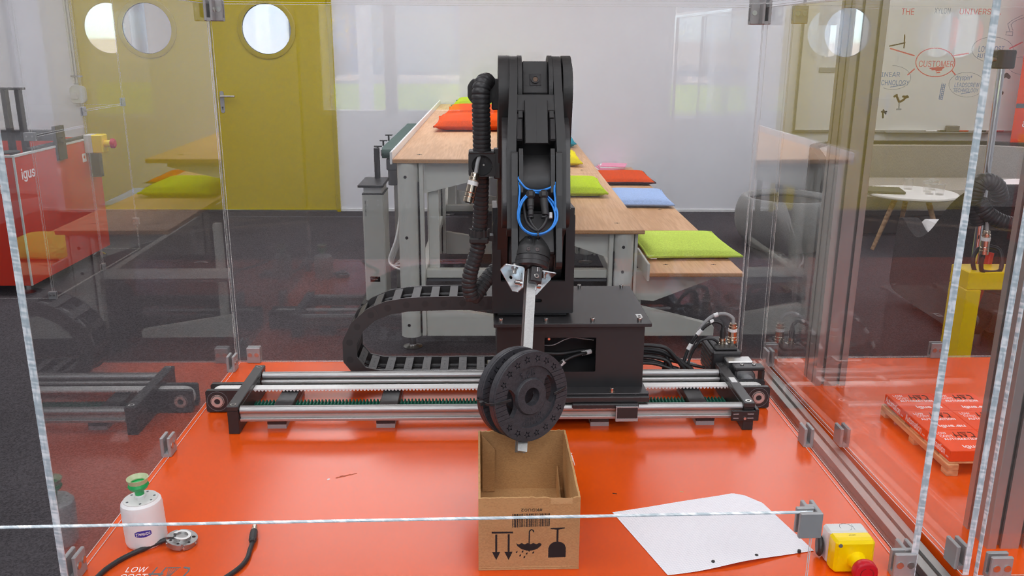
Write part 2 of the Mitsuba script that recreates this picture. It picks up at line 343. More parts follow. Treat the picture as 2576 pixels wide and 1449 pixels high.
# beyond the doors: a courtyard wall, glazed front and pillar
struct('wall_courtyard', bx(-6.6, -3.55, 11.2, 11.4, 0, 6), FRAMEG)
struct('canopy_courtyard', bx(-8.0, -3.3, WY+.2, 11.4, 3.0, 3.1), GREYD)
k = thing('courtyard_pillar', 'grey round pillar outside the left porthole', 'pillar')
obj('shaft', cyl((-3.98, 10.2, 0), (-3.98, 10.2, 4), .085, 20), GREYD, k, smooth=40)
obj('sign_board', bx(-4.36, -4.14, 10.19, 10.22, .9, 2.2), LABELW, None, label='white upright board seen through the left porthole', cat_='board')
obj('orange_bollard', bx(-4.47, -4.41, 10.19, 10.25, 0, 1.9, .01), ORPRINT, None, label='slim orange post seen through the left porthole', cat_='post')
struct('wall_glazed', [bx(-3.2, -1.2, 10.8, 10.9, 0, 4)], FRAMEW)
for x in (-2.44, -2.36, -2.12): struct('trim_3' if x < -2.4 else ('trim_4' if x < -2.2 else 'trim_5'), bx(x, x+.02, 10.77, 10.8, 0, 4), GREYD)
# ================================================================ stepped wooden benches
def levelling_foot(x, y, par, h=.07):
    obj('foot', lathe([(0, 0), (.05, 0), (.052, .006), (.02, .014), (.017, .02), (.017, h), (0, h)], Mt(x, y, 0), 24), STEEL, par, smooth=35)
def column(x0, x1, y, z0, z1, par, left):
    # a column with a rounded front, and a slotted strip on its inner side
    w = x1-x0; a = np.linspace(math.pi, 2*math.pi, 13)
    prof = Polygon([(x0+w/2+w/2*math.cos(t), y+.04+.05*math.sin(t)) for t in a]+[(x1, y+.13), (x0, y+.13)])
    obj('column', ext(prof, z1-z0, Mt(0, 0, z0)), GREYL, par, smooth=30)
    for z in (z0+.07, (z0+z1)/2+.08, z1-.07): obj('screw', cyl((x0+w*.42, y-.012, z), (x0+w*.42, y+.01, z), .008, 10), DARKIN, par)
    sx = x1+.004 if left else x0-.026
    obj('strip', bx(sx, sx+.022, y+.02, y+.07, z0, z1, .002), GREYL, par)
    obj('slot', bx((x1-.001) if left else (x0-.005), (x1+.005) if left else (x0+.001), y+.018, y+.03, z0+.02, z1-.1), DARKIN, par)
def tier(label, x0, x1, zt, th, legs, group):
    k = thing('bench', label, 'bench')
    for y0, y1 in ((4.40, 6.395), (6.40, 8.36)):
        p = obj('plank', bx(x0, x1, y0, y1, zt-th, zt, .003), PLY, k)
        for y in (y0+.18, y1-.2):
            for x in (x0+.12, x1-.12):
                obj('screw', [bx(x-.014, x+.014, y-.003, y+.003, zt-.001, zt+.0006), bx(x-.003, x+.003, y-.011, y+.011, zt-.001, zt+.0005)], INK, k)
    return k
hi = tier('highest bench tier with a plywood top, carrying orange cushions', -.52, .28, 1.026, .022, None, None)
mid = tier('middle bench tier with a plywood top, carrying lime, yellow and teal cushions', .20, .768, .664, .022, None, None)
low = tier('lowest bench tier with a plywood seat, carrying the big pale green cushion', .80, 1.30, .436, .022, None, None)
obj('edge_board', bx(-.532, -.521, 4.39, 8.36, 1.0, 1.062, .002), FRAMEW, hi)
obj('end_panel', bx(.785, .80, 4.38, 4.75, .395, .49, .003), GREYL, low)
for y in (4.42, 6.30, 8.15):
    n = y > 5
    column(-.505, -.398, y, .075, 1.003, hi, True)
    levelling_foot(-.45, y+.06, hi)
    obj('foot_beam', ext(Polygon([(-.37, .066), (-.37, .232), (.42, .105), (.42, .066)]), .05, XZ(y+.1)), GREYL, hi)
    obj('bracket', ext(Polygon([(-.37, 1.003), (-.37, .84), (-.15, .895), (.2, .975), (.2, 1.003)]), .04, XZ(y+.1)), GREYL, hi)
    column(.618, .722, y, .075, .641, mid, False)
    levelling_foot(.67, y+.06, mid)
    obj('strip', bx(.727, .742, y+.03, y+.09, .06, .641, .002), GREYL, mid)
    obj('bracket', ext(Polygon([(.59, .641), (.59, .50), (.30, .60), (.22, .641)]), .04, XZ(y+.1)), GREYL, mid)
    obj('foot_beam', ext(Polygon([(.742, .066), (.742, .236), (1.16, .128), (1.178, .115), (1.178, .066)]), .05, XZ(y+.1)), GREYL, mid)
    levelling_foot(1.14, y+.07, mid)
    obj('cross_beam', bx(-.37, .59, y+.06, y+.11, .385, .432, .004), GREYL, mid)
    obj('cross_beam', bx(-.37, .59, y+.075, y+.10, .365, .38), GREYD, mid)
    obj('inner_post', bx(-.355, -.30, y+.10, y+.14, .43, .9, .003), GREYL, hi)
    obj('inner_post', bx(.02, .06, y+.25, y+.30, .1, .64, .003), GREYL, mid)
    obj('seat_bracket', ext(Polygon([(.745, .414), (.745, .26), (.85, .25), (1.2, .39), (1.2, .414)]), .03, XZ(y+.12)), GREYL, low)
    obj('post', bx(.745, .79, y+.13, y+.17, .07, .414, .003), GREYL, low)
for x in (-.44, .64):
    obj('long_rail', bx(x, x+.05, 4.56, 8.2, .30, .36, .004), GREYL, hi if x < 0 else mid)

def cushion(x0, x1, y0, y1, z, h, m, label, under=None, rot=0, group=None):
    n = 22; u = np.linspace(-1, 1, n); U, V = np.meshgrid(u, u, indexing='ij')
    f = ((1-np.abs(U)**6)*(1-np.abs(V)**6))
    H = np.clip(f, 0, None)**.42
    pin = 1-.05*(1-np.abs(U)**2)*np.abs(V)**8; pin2 = 1-.05*(1-np.abs(V)**2)*np.abs(U)**8
    X, Y = U*pin2*(x1-x0)/2, V*pin*(y1-y0)/2
    g = meshkit.noise(np.stack([X*7+x0*3, Y*7+y0, X*0], -1), 3)
    top = np.stack([X, Y, h*.45+H*h*(.5+.12*g)], -1).reshape(-1, 3)
    bot = np.stack([X, Y, h*.45-H*h*.45], -1).reshape(-1, 3)
    i, j = np.meshgrid(np.arange(n-1), np.arange(n-1), indexing='ij'); a = (i*n+j).ravel()
    q = np.vstack([np.stack([a, a+n, a+n+1], 1), np.stack([a, a+n+1, a+1], 1)])
    M = Mt((x0+x1)/2, (y0+y1)/2, z+.001) @ Mr(rot)
    under = under if (m, under) in (('lime', 'teal'), ('orange', 'dark')) else None      # the two cushions with a differently coloured underside
    k = thing('cushion', label, 'cushion', group)
    obj('top_cover', xf(trimesh.Trimesh(top, q, process=False), M), FELT[m], k, smooth=60)
    obj('underside', xf(trimesh.Trimesh(bot, q[:, ::-1], process=False), M), FELTD[under] if under else FELT[m], k, smooth=60)
    e = [(-1, -1), (1, -1), (1, 1), (-1, 1), (-1, -1)]; pts = []
    for (a0, b0), (a1, b1) in zip(e[:-1], e[1:]):
        for t in np.linspace(0, 1, 8)[:-1]: pts.append((a0+(a1-a0)*t, b0+(b1-b0)*t))
    pts = np.array(pts+[pts[0]]); P = np.stack([pts[:, 0]*(x1-x0)/2*(1-.05*(1-pts[:, 1]**2)*(np.abs(pts[:, 0])**8)), pts[:, 1]*(y1-y0)/2*(1-.05*(1-pts[:, 0]**2)*(np.abs(pts[:, 1])**8)), np.full(len(pts), h*.45)], 1)
    obj('seam', xf(tube(P, .006, 6, False), M), FELTD[under] if under else FELT[m], k, smooth=60)
    return k
ZH, ZM, ZL = 1.026, .664, .436
cushion(-.41, .20, 5.74, 6.52, ZH, .075, 'orange', 'orange felt cushion nearest the front edge of the highest bench tier', 'red', 1)
cushion(-.39, .22, 6.66, 7.46, ZH, .075, 'orange', 'orange felt cushion in the middle of the highest bench tier, behind another orange one', 'red')
cushion(-.375, .23, 7.62, 8.33, ZH, .075, 'lime', 'lime cushion with a teal underside at the wall end of the highest bench tier', 'teal', -1)
cushion(.25, .690, 5.34, 5.94, ZM, .065, 'lime', 'bright lime felt cushion on the middle bench tier, right of the robot arm', 'olive', 0)
cushion(.25, .662, 6.70, 7.40, ZM, .07, 'yellow', 'yellow felt cushion on the middle bench tier', 'ochre')
cushion(.29, .725, 7.95, 8.36, ZM, .085, 'teal', 'teal cushion at the wall end of the middle bench tier', 'teal')
k = cushion(.825, 1.35, 4.66, 5.30, ZL, .05, 'limelight', 'large pale green felt cushion on the front end of the lowest bench tier', 'olive', 2)
obj('tag', bx(.85, .885, 4.655, 4.662, ZL+.012, ZL+.028), LABELW, k)
cushion(.86, 1.30, 6.22, 6.88, ZL, .055, 'blue', 'light blue felt cushion on the lowest bench tier', 'slate', -2)
cushion(.85, 1.335, 7.24, 7.88, ZL, .055, 'orange', 'orange felt cushion with a dark underside on the lowest bench tier, behind the blue one', 'dark', 0)
for i in range(5):
    frame(Mt(1.06+.012*i, 8.22, ZL+.001+i*.009) @ Mr(8-5*i))
    obj('brochure', bx(-.115, .115, -.12, .12, 0, .008), (PAPERM, mat('pink_paper', c(232, 150, 178), .6), PAPERM)[i % 3] if i == 1 else PAPERM if i % 2 else 'mat_pink_paper' if i else PAPERM, None,
        label='one of the pink and white brochures piled on the wall end of the lowest bench tier', cat_='brochure', group='brochures piled on the lowest bench tier')
frame()

# ---------------------------------------------------------------- conveyor and lifting column left of the benches
k = thing('conveyor', 'small belt conveyor with a dark green belt, left of the highest bench tier', 'conveyor')
loop = capsule((5.55, .915), (7.2, .915), .034)
obj('belt', ext(loop, .13, YZ(-.718)), GREENC, k, smooth=30)
obj('side_plate', [bx(-.73, -.722, 5.56, 7.2, .892, .935, .002)], ALU, k)
obj('side_plate', [bx(-.586, -.578, 5.56, 7.2, .892, .935, .002)], ALU, k)
obj('support_post', bx(-.765, -.733, 5.5, 5.54, .74, .95, .003), BLACKS, k)
obj('support_post', bx(-.75, -.72, 6.4, 6.44, 0, .9, .003), ALUM, k)
obj('leg', bx(-.665, -.63, 5.66, 5.7, 0, .89, .003), ALUM, k)
obj('leg', bx(-.62, -.585, 6.9, 6.94, 0, .89, .003), ALUM, k)
for y, z in ((5.52, .955), (5.8, .96), (6.1, .965)): obj('guide_knob', [cyl((-.742, y, .93), (-.742, y, z), .006, 10), bx(-.765, -.715, y-.008, y+.008, z, z+.008, .002)], BLACKP, k)
obj('gear_motor', [bx(-.70, -.63, 5.58, 5.68, .80, .875, .006), cyl((-.665, 5.62, .70), (-.665, 5.62, .80), .030, 18, .004)], GREYD, k, smooth=35)
obj('motor_housing', cyl((-.64, 5.72, .64), (-.64, 5.72, .83), .032, 20, .01), FELTD['teal'], k, smooth=40)
k = thing('lifting_column', 'grey rectangular electric lifting column with a dark mounting plate, left of the benches', 'lifting column')
obj('outer_tube', bx(-.816, -.686, 5.28, 5.52, .02, .70, .006), GREYL, k)
obj('inner_tube', bx(-.808, -.694, 5.29, 5.51, .70, .742, .004), GREYBOX, k)
obj('collar', bx(-.817, -.685, 5.279, 5.521, .692, .70, .002), BLACKP, k)
obj('mounting_plate', bx(-.835, -.68, 5.24, 5.56, .742, .76, .004), BLACKS, k)
obj('base_plate', bx(-.84, -.66, 5.22, 5.58, 0, .02, .004), BLACKS, k)
for x in (-.81, -.705):
    for y in (5.28, 5.52): obj('hole', cyl((x, y, .758), (x, y, .7606), .009, 12), DARKIN, k)
for x in (-.785, -.72):
    for z in (.63, .66): obj('rivet', cyl((x, 5.282, z), (x, 5.277, z), .0035, 8), LABELW, k)
obj('load_label', bx(-.785, -.724, 5.2785, 5.281, .145, .178), INK, k)
obj('load_print', [text('MAX. LOAD', .004, XZ(5.2785, -.782, .168)), text('200 KG', .007, XZ(5.2785, -.772, .157))], LABELW, k)
obj('side_print', text('LIFTING COLUMN', .008, Mb((-.793, 5.2795, .56), (0, 0, 1), (-1, 0, 0), (0, -1, 0))), INK, k)
for i in range(4):
    obj('floor_cable', tube(spline([(-.60+.02*i, 5.5, .6), (-.62+.01*i, 5.3+.04*i, .42), (-.66, 5.25+.05*i, .28-.02*i), (-.56, 5.2+.05*i, .24+.02*i), (-.50, 5.25, .26)], 30), .007, 8), WHITEP, None, smooth=60,
        label='pale grey cable looping down between the lifting column and the bench leg', cat_='cable', group='pale cables beside the bench leg')

# ================================================================ red machine with its own acrylic guard
k = mc = thing('machine', 'tall red machine cabinet with an open top and black gantry, at the left wall', 'machine')
MX, MY0, MY1, MZ = -2.975, 5.45, 6.62, .89
obj('body', [bx(-4.2, MX, MY0, MY0+.01, .07, MZ), bx(MX-.01, MX, MY0+.012, MY1, .07, MZ), bx(-4.2, MX, MY1-.01, MY1, .07, MZ), bx(-4.2, MX-.012, MY0+.012, MY1-.012, .07, .60)], REDM, k)
obj('corner_profile', bx(MX-.006, MX+.006, MY0-.006, MY0+.006, .07, MZ+.004, .002), GREYBOX, k)
obj('rim', [bx(-4.2, MX+.006, MY0-.006, MY0+.02, MZ, MZ+.012), bx(MX-.02, MX+.006, MY0, MY1, MZ, MZ+.012)], GREYBOX, k)
obj('bed', bx(-4.15, MX-.03, MY0+.03, MY1-.02, .60, .72), GREYD, k)
for x, y in ((MX-.06, MY0+.06), (MX-.06, MY1-.06), (-4.1, MY0+.06)):
    obj('foot', lathe([(0, 0), (.045, 0), (.045, .012), (.016, .03), (.012, .075), (0, .075)], Mt(x, y, 0), 20), CHROME, k, smooth=35)
obj('gantry_beam', bx(-4.2, -2.97, 6.02, 6.07, .93, 1.0, .004), BLACKS, k)
obj('gantry_beam', bx(-4.2, -3.10, 5.9, 5.95, .76, .84, .004), BLACKS, k)
obj('gantry_beam', bx(-3.02, -2.98, 5.7, 6.6, .86, .92, .004), BLACKS, k)
obj('end_plate', bx(-2.985, -2.955, 5.98, 6.10, .80, 1.03, .004), BLACKS, k)
obj('bracket', [bx(-2.955, -2.925, 6.0, 6.02, .945, .955), bx(-2.955, -2.94, 6.0, 6.02, .92, .955), bx(-2.955, -2.925, 6.0, 6.02, .915, .925)], BLACKP, k)
for x in (-3.26, -3.17): obj('vertical_axis', bx(x, x+.03, 5.93, 5.98, .74, 1.27, .003), BLACKS, k)
for x in (-3.27, -3.18): obj('axis_cap', bx(x-.02, x+.06, 5.92, 5.99, 1.27, 1.285, .003), BLACKS, k)
obj('hose', tube(spline([(-3.6, 6.0, .98), (-3.5, 6.0, 1.06), (-3.40, 6.0, 1.06), (-3.36, 6.0, .98), (-3.355, 5.98, .9)], 30), .012, 10), WHITEP, k, smooth=60)
def htd_logo(s):
    # the mark: a gantry robot as H, a delta robot as a triangle, an articulated arm as a third letter
    H = stroke([[(0, 0), (.28, 1)], [(.85, 0), (1.13, 1)], [(-.08, .42), (1.18, .42)], [(.98, .2), (1.2, .2)]], .13)
    D = stroke([[(1.3, 1), (2.5, 1)]], .07).union(stroke([[(1.45, .98), (1.72, 0)], [(1.65, .98), (1.76, 0)], [(1.9, .98), (1.76, 0)], [(2.15, .98), (1.80, 0)], [(2.35, .98), (1.82, 0)], [(1.6, .03), (1.9, .03)]], .05))
    A = stroke([[(2.6, .06), (3.3, .06)], [(3.2, .1), (3.42, .62)], [(3.42, .62), (3.38, .9)], [(3.35, .92), (2.85, 1.0)]], .15)
    return affinity.scale(unary_union([H, D, A]), s, s, origin=(0, 0))
obj('wordmark', text('igus', .062, Mb((MX+.0003, MY0+.06, .745), (0, 1, 0), (0, 0, 1), (1, 0, 0)), bold=True), WHITEINK, k)
obj('side_sticker', ext(sbox(0, 0, .06, .06).difference(Point(.03, .035).buffer(.012)), .0006, Mb((MX, 6.35, .74), (0, 1, 0), (0, 0, 1), (1, 0, 0))), WHITEINK, k)
obj('front_print', [text('LOW', .045, XZ(MY0, -3.45, .80)), text('COST', .045, XZ(MY0, -3.45, .74))], WHITEINK, k)
obj('front_print', text('AUTOMATION', .042, XZ(MY0, -3.45, .665), bold=True, width=.40), WHITEINK, k)
obj('front_mark', ext(htd_logo(.085), .0006, XZ(MY0, -3.33, .725)), INK, k)
e = thing('emergency_stop', 'small yellow and grey emergency stop box mounted on the far corner of the red machine', 'emergency stop button')
obj('bracket', bx(-2.97, -2.90, 6.45, 6.50, .62, .80, .003), BLACKS, e)
obj('box', bx(-2.975, -2.92, 6.40, 6.50, .80, .93, .004), GREYBOX, e)
obj('cover', bx(-2.92, -2.845, 6.40, 6.50, .80, .93, .006), YELBTN, e)
obj('collar', cyl((-2.845, 6.45, .865), (-2.80, 6.45, .865), .025, 18), YELBTN, e, smooth=40)
obj('button', lathe([(0, 0), (.022, 0), (.036, .008), (.036, .024), (.026, .034), (0, .036)], axis_frame((-2.805, 6.45, .865), (-2.76, 6.45, .865))[0], 24), REDBTN, e, smooth=40)
obj('tray', lathe([(0, 0), (.06, 0), (.07, .012), (0, .01)], Mt(-3.06, 5.56, MZ+.012), 20), BLACKP, None, smooth=40, label='small dark dish lying on the rim of the red machine', cat_='dish')

def sheet(p0, p1, z0, z1):
    (x0, y0), (x1, y1) = p0, p1
    return trimesh.Trimesh([(x0, y0, z0), (x1, y1, z0), (x1, y1, z1), (x0, y0, z1)], [[0, 1, 2], [0, 2, 3]], process=False)
def panel(par, name, p0, p1, z0, z1, t=.008, w=.0016, sawn='', label=None):
    # a clear sheet; its polished edges catch light along both arrises, its sawn edges (named in sawn: a start, e end, t top) are milky all over
    k = obj(name, sheet(p0, p1, z0, z1), ACRYL, par, label=label)
    p0, p1 = np.array(p0, float), np.array(p1, float); d = (p1-p0)/np.linalg.norm(p1-p0); L = np.linalg.norm(p1-p0)
    M = Mb((p0[0], p0[1], 0), (d[0], d[1], 0), (-d[1], d[0], 0), (0, 0, 1))
    for n_, a in zip('aebt', ((0, w, z0, z1), (L-w, L, z0, z1), (w, L-w, z0, z0+w), (w, L-w, z1-w, z1))):
        if n_ in sawn: obj('edge', xf(bx(a[0], a[1], -t/2, t/2, a[2], a[3]), M), SAW, k)
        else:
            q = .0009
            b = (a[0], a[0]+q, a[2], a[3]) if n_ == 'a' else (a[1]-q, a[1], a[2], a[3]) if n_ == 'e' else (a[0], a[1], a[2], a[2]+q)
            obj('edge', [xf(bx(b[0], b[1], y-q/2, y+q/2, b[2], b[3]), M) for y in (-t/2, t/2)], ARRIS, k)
    return k
def clip(par, x, y, z, ang, L=.036, H=.044, t=.008, up=True):
    # clamp block: two cheeks either side of the sheet on a base, screws on the cheek
    M = Mt(x, y, z) @ Mr(ang); k = numbered(par+'__clip')
    b = [bx(-L/2, L/2, -t/2-.007, -t/2, 0, H, .0015), bx(-L/2, L/2, t/2, t/2+.007, 0, H, .0015), bx(-L/2, L/2, -t/2-.001, t/2+.001, 0, .008)]
    obj('clip', [xf(m, M) for m in b], CLIPM, par)
    for sx in (-L/4, L/4): obj('screw', xf(cyl((sx, -t/2-.0085, H*.55), (sx, -t/2-.006, H*.55), .006, 14), M), ALU, k, smooth=40)
k = thing('machine_guard', 'clear acrylic guard standing on the carpet round the red machine', 'machine guard')
panel(k, 'front_panel', (-4.2, 5.385), (-2.82, 5.385), .005, 1.9, .01)
panel(k, 'side_panel', (-2.815, 5.39), (-2.815, 6.105), .005, 1.02, .01)
panel(k, 'side_panel', (-2.815, 6.115), (-2.815, 6.77), .005, 1.12, .01)
panel(k, 'side_panel', (-2.815, 5.39), (-2.815, 6.105), 1.03, 2.3, .01)
panel(k, 'side_panel', (-2.815, 6.115), (-2.815, 6.77), 1.13, 2.3, .01)
panel(k, 'rear_panel', (-4.2, 6.775), (-2.82, 6.775), .005, 1.12, .01)
clip(k, -2.82, 5.386, 0, 0, .05, .05); clip(k, -2.82, 5.386, 1.0, 0, .07, .05); clip(k, -2.815, 6.11, 0, 90, .05, .05); clip(k, -2.815, 6.11, 1.09, 90, .05, .06)
clip(k, -2.815, 6.765, 1.11, 90, .05, .06); clip(k, -2.82, 6.775, .2, 0, .05, .05)

# ================================================================ lounge corner and whiteboard on the right
k = thing('whiteboard', 'large whiteboard with coloured marker drawings on the wall above the sofa', 'whiteboard')
BX0, BX1, BZ0, BZ1 = 2.84, 5.45, .80, 2.05
obj('board', bx(BX0, BX1, WY-.02, WY-.002, BZ0, BZ1), WBOARD, k)
obj('frame', [bx(BX0-.02, BX1+.02, WY-.03, WY, BZ0-.02, BZ0), bx(BX0-.02, BX0, WY-.03, WY, BZ0, BZ1), bx(BX1, BX1+.02, WY-.03, WY, BZ0, BZ1), bx(BX0-.02, BX1+.02, WY-.03, WY, BZ1, BZ1+.02)], ALU, k)
obj('pen_tray', bx(3.7, 4.7, WY-.07, WY-.03, BZ0-.02, BZ0-.01), ALU, k)
BM = WY-.02
def wb(px, py):                                               # a place on the board, from where it stands in the photograph
    d = FWD+RIGHT_*(px-1288)/2197-UP*(py-724.5)/2197; P = EYE+d*(BM/d[1]); return (P[0], P[2])
RIGHT_ = np.cross(FWD, UP)
def bl(lines, w, m): obj('drawing', ext(stroke([[wb(*q) for q in l] for l in lines], w), .0006, XZ(BM)), m, k)
def bell(cx, cy, rx, ry, a0=0, a1=360, n=40): return [(cx+rx*math.cos(math.radians(a)), cy+ry*math.sin(math.radians(a))) for a in np.linspace(a0, a1, n)]
bl([bell(2353, 157, 49, 36)], .008, REDINK)
bl([[(2240, 122), (2300, 140)], [(2400, 140), (2436, 134)], [(2284, 188), (2300, 174)], [(2395, 178), (2403, 188)], [(2540, 122), (2572, 106)]], .012, REDINK)
bl([[(2340, 172), (2374, 170)], [(2345, 175), (2370, 173)], [(2355, 178), (2368, 176)], [(2357, 183), (2364, 182)]], .014, REDINK)
bl([bell(2497, 125, 52, 32), bell(2432, 213, 45, 31), bell(2245, 195, 46, 30, -90, 120), bell(2570, 165, 34, 22)], .004, GREYINK)
bl([[(2238, 116), (2275, 108), (2276, 88)], [(2274, 120), (2276, 106)]], .012, BROWNINK)
bl([[(2255, 240), (2262, 257), (2272, 252), (2282, 242)], [(2250, 243), (2256, 239)], [(2272, 243), (2284, 244)]], .020, BROWNINK)
bl([[(2262, 258), (2261, 274)], [(2256, 275), (2266, 275)]], .014, GREYINK)
bl([[(2512, 232), (2512, 216)], [(2512, 216), (2518, 196)], [(2518, 197), (2532, 188)], [(2532, 188), (2538, 194)], [(2505, 234), (2520, 234)]], .036, BROWNINK)
bl([[(2540, 78), (2535, 60), (2545, 52), (2556, 46), (2572, 38)], [(2548, 76), (2543, 62), (2550, 55), (2560, 50), (2576, 44)], [(2532, 80), (2548, 80), (2547, 90), (2530, 88), (2532, 80)]], .005, GREYINK)
bl([[(2221, 296), (2221, 282)], [(2218, 281), (2230, 281)], [(2222, 277), (2228, 286)]], .016, INK)
bl([[(2366, 250), (2374, 210)], [(2362, 249), (2370, 209)], [(2370, 251), (2378, 211)]]+[[(2362+i, 249-i*5), (2370+i, 250-i*5)] for i in range(8)], .006, BLUEINK)
def bt(s, px, py, h, m, w=None):
    x, z = wb(px, py); obj('lettering', text(s, h, XZ(BM, x, z), width=w), m, k)
def span(x0, x1, y): return wb(x1, y)[0]-wb(x0, y)[0]
bt('CUSTOMER', 2310, 168, .055, REDINK, span(2310, 2397, 168))
bt('THE', 2266, 37, .055, REDINK, span(2266, 2298, 37)); bt('IGUS', 2350, 34, .05, GREYINK, span(2350, 2390, 34)) if False else bt('XYLON', 2350, 34, .05, GREYINK, span(2350, 2390, 34))
bt('UNIVERSE...', 2412, 36, .05, REDINK, span(2412, 2516, 36))
bt('LOW COST', 2460, 130, .05, BLUEINK, span(2460, 2524, 130)); bt('AUTOMATION', 2457, 146, .042, BLUEINK, span(2457, 2532, 146))
bt('dryspin*', 2403, 201, .042, BLUEINK, span(2403, 2444, 201)); bt('LEADSCREW', 2400, 219, .04, BLUEINK, span(2400, 2462, 219)); bt('TECHNOLOGY', 2397, 232, .036, BLUEINK, span(2397, 2460, 232))
bt('LINEAR', 2208, 193, .042, BLUEINK, span(2208, 2262, 193)); bt('TECHNOLOGY', 2200, 214, .045, BLUEINK, span(2200, 2286, 214))
bl([[(2240, 219), (2272, 214)], [(2418, 236), (2440, 232)]], .006, BLUEINK)
x, z = wb(2392, 318); obj('board_eraser', bx(x-.06, x+.06, WY-.075, WY-.03, BZ0-.009, BZ0+.045, .004), FRAMEG, None, label='grey-brown board eraser on the whiteboard pen tray', cat_='eraser')
for px, m, s in ((2340, WHITEP, 'white'), (2374, BLACKP, 'black'), (2420, REDBTN, 'red'), (2464, BLACKP, 'dark'), (2508, REDBTN, 'second red')):
    x, z = wb(px, 322); obj('board_marker', cyl((x-.05, WY-.05, BZ0-.003), (x+.05, WY-.05, BZ0-.003), .007, 10, .002), m, None, smooth=40,
        label={'white': 'white marker pen left of the eraser on the pen tray', 'black': 'black marker pen just left under the eraser on the pen tray', 'red': 'red marker pen right beside the eraser on the pen tray', 'dark': 'dark marker pen between two red ones on the pen tray', 'second red': 'red marker pen at the right end of the pen tray'}[s], cat_='marker pen')
for px, py, w, h in ((2080, 176, 40, 12), (2110, 200, 8, 18)):
    x, z = wb(px, py); obj('magnet', bx(x-w/530, x+w/530, BM-.012, BM, z-h/530, z+h/530, .003), CLIPM, k)
for i in range(2):
    x, z = wb(2185, 40+28*i); 
k2 = thing('roll_up_banner', 'orange and white roll-up banner standing at the far right edge', 'banner')
obj('sheet', bx(4.78, 5.35, 8.1, 8.105, .1, 2.1), ORPRINT, k2)
obj('band', bx(4.78, 5.35, 8.098, 8.1, 1.03, 1.07), GREYD, k2)
obj('lettering', [text('igus', .1, XZ(8.099, 4.85, 1.2), bold=True), text('automation', .07, XZ(8.099, 4.86, .86))], WHITEINK, k2)
obj('base', bx(4.75, 5.38, 8.02, 8.18, 0, .1, .01), ALU, k2)
# sofa: a high-backed curved shell
def shell(cx, cy, rx, ry, a0, a1, z0, ztop, t, n=40, dz=None):
    A = np.radians(np.linspace(a0, a1, n)); V, F = [], []
    for i, a in enumerate(A):
        u = i/(n-1); zt = ztop if dz is None else z0+(ztop-z0)*dz(u)
        for r, z in ((0, z0), (0, zt), (-t, zt), (-t, z0)): V.append((cx+(rx+r)*math.cos(a), cy+(ry+r)*math.sin(a), z))
    for i in range(n-1):
        for j in range(4):
            p, q = i*4+j, i*4+(j+1) % 4; F += [(p, p+4, q+4), (p, q+4, q)]
    F += [(0, 1, 2), (0, 2, 3), (4*n-4, 4*n-2, 4*n-3), (4*n-4, 4*n-1, 4*n-2)]
    m = trimesh.Trimesh(V, F, process=False); trimesh.repair.fix_normals(m); return m
def sq(z, p): return z
k = thing('sofa', 'high-backed curved dark sofa with grey padding under the whiteboard', 'sofa')
endp = lambda u: 1-.35*np.clip((.1-u)/.1, 0, 1)**2-.35*np.clip((u-.9)/.1, 0, 1)**2
path = LineString([(2.80, 7.15), (2.80, 7.75), (3.0, 8.05), (3.4, 8.2), (4.6, 8.2), (4.95, 8.05), (5.1, 7.7), (5.1, 7.15)])
def wall_along(path, t, z0, zf, n=70):
    s = np.linspace(0, path.length, n); V, F = [], []
    P = spline([path.interpolate(x).coords[0] for x in np.linspace(0, path.length, 24)], n)
    d = np.gradient(P, axis=0); d /= np.linalg.norm(d, axis=1, keepdims=True); N = np.stack([-d[:, 1], d[:, 0]], 1)
    for i in range(n):
        zt = zf(i/(n-1)); a, b = P[i]+N[i]*t/2, P[i]-N[i]*t/2
        V += [(a[0], a[1], z0), (a[0], a[1], zt), (b[0], b[1], zt), (b[0], b[1], z0)]
    for i in range(n-1):
        for j in range(4):
            p, q = i*4+j, i*4+(j+1) % 4; F += [(p, p+4, q+4), (p, q+4, q)]
    F += [(0, 1, 2), (0, 2, 3), (4*n-4, 4*n-2, 4*n-3), (4*n-4, 4*n-1, 4*n-2)]
    m = trimesh.Trimesh(V, F, process=False); trimesh.repair.fix_normals(m); return m
arch = lambda u: .715-.34*np.clip((.16-u)/.16, 0, 1)**2.2-.34*np.clip((u-.84)/.16, 0, 1)**2.2
obj('shell', wall_along(path, .07, .04, arch), SOFAOUT, k, smooth=50)
inner = LineString([(2.88, 7.2), (2.88, 7.72), (3.05, 7.98), (3.42, 8.12), (4.58, 8.12), (4.87, 7.98), (5.02, 7.68), (5.02, 7.2)])
obj('padding', wall_along(inner, .09, .2, lambda u: arch(u)-.03), SOFAIN, k, smooth=50)
obj('seat', bx(2.93, 4.97, 7.25, 8.05, .18, .40, .05), SOFAIN, k, smooth=40)
obj('plinth', bx(2.9, 5.0, 7.3, 8.1, .02, .18, .01), SOFAOUT, k)
k = thing('pouf', 'round grey felt tub pouf with a dark hollow, left of the sofa', 'pouf')
pr = [(0, .0), (.24, .0), (.32, .05), (.385, .14), (.405, .24), (.395, .34), (.36, .41), (.33, .42), (.30, .39), (.29, .34), (0, .32)]
obj('body', lathe(spline(pr, 50).clip(0), Mt(2.33, 6.86, .002), 48), POUFM, k, smooth=50)
obj('seat_pad', lathe([(0, .325), (.24, .335), (.29, .35), (.30, .37), (.28, .375), (0, .37)], Mt(2.33, 6.86, .002), 40), SOFAOUT, k, smooth=50)
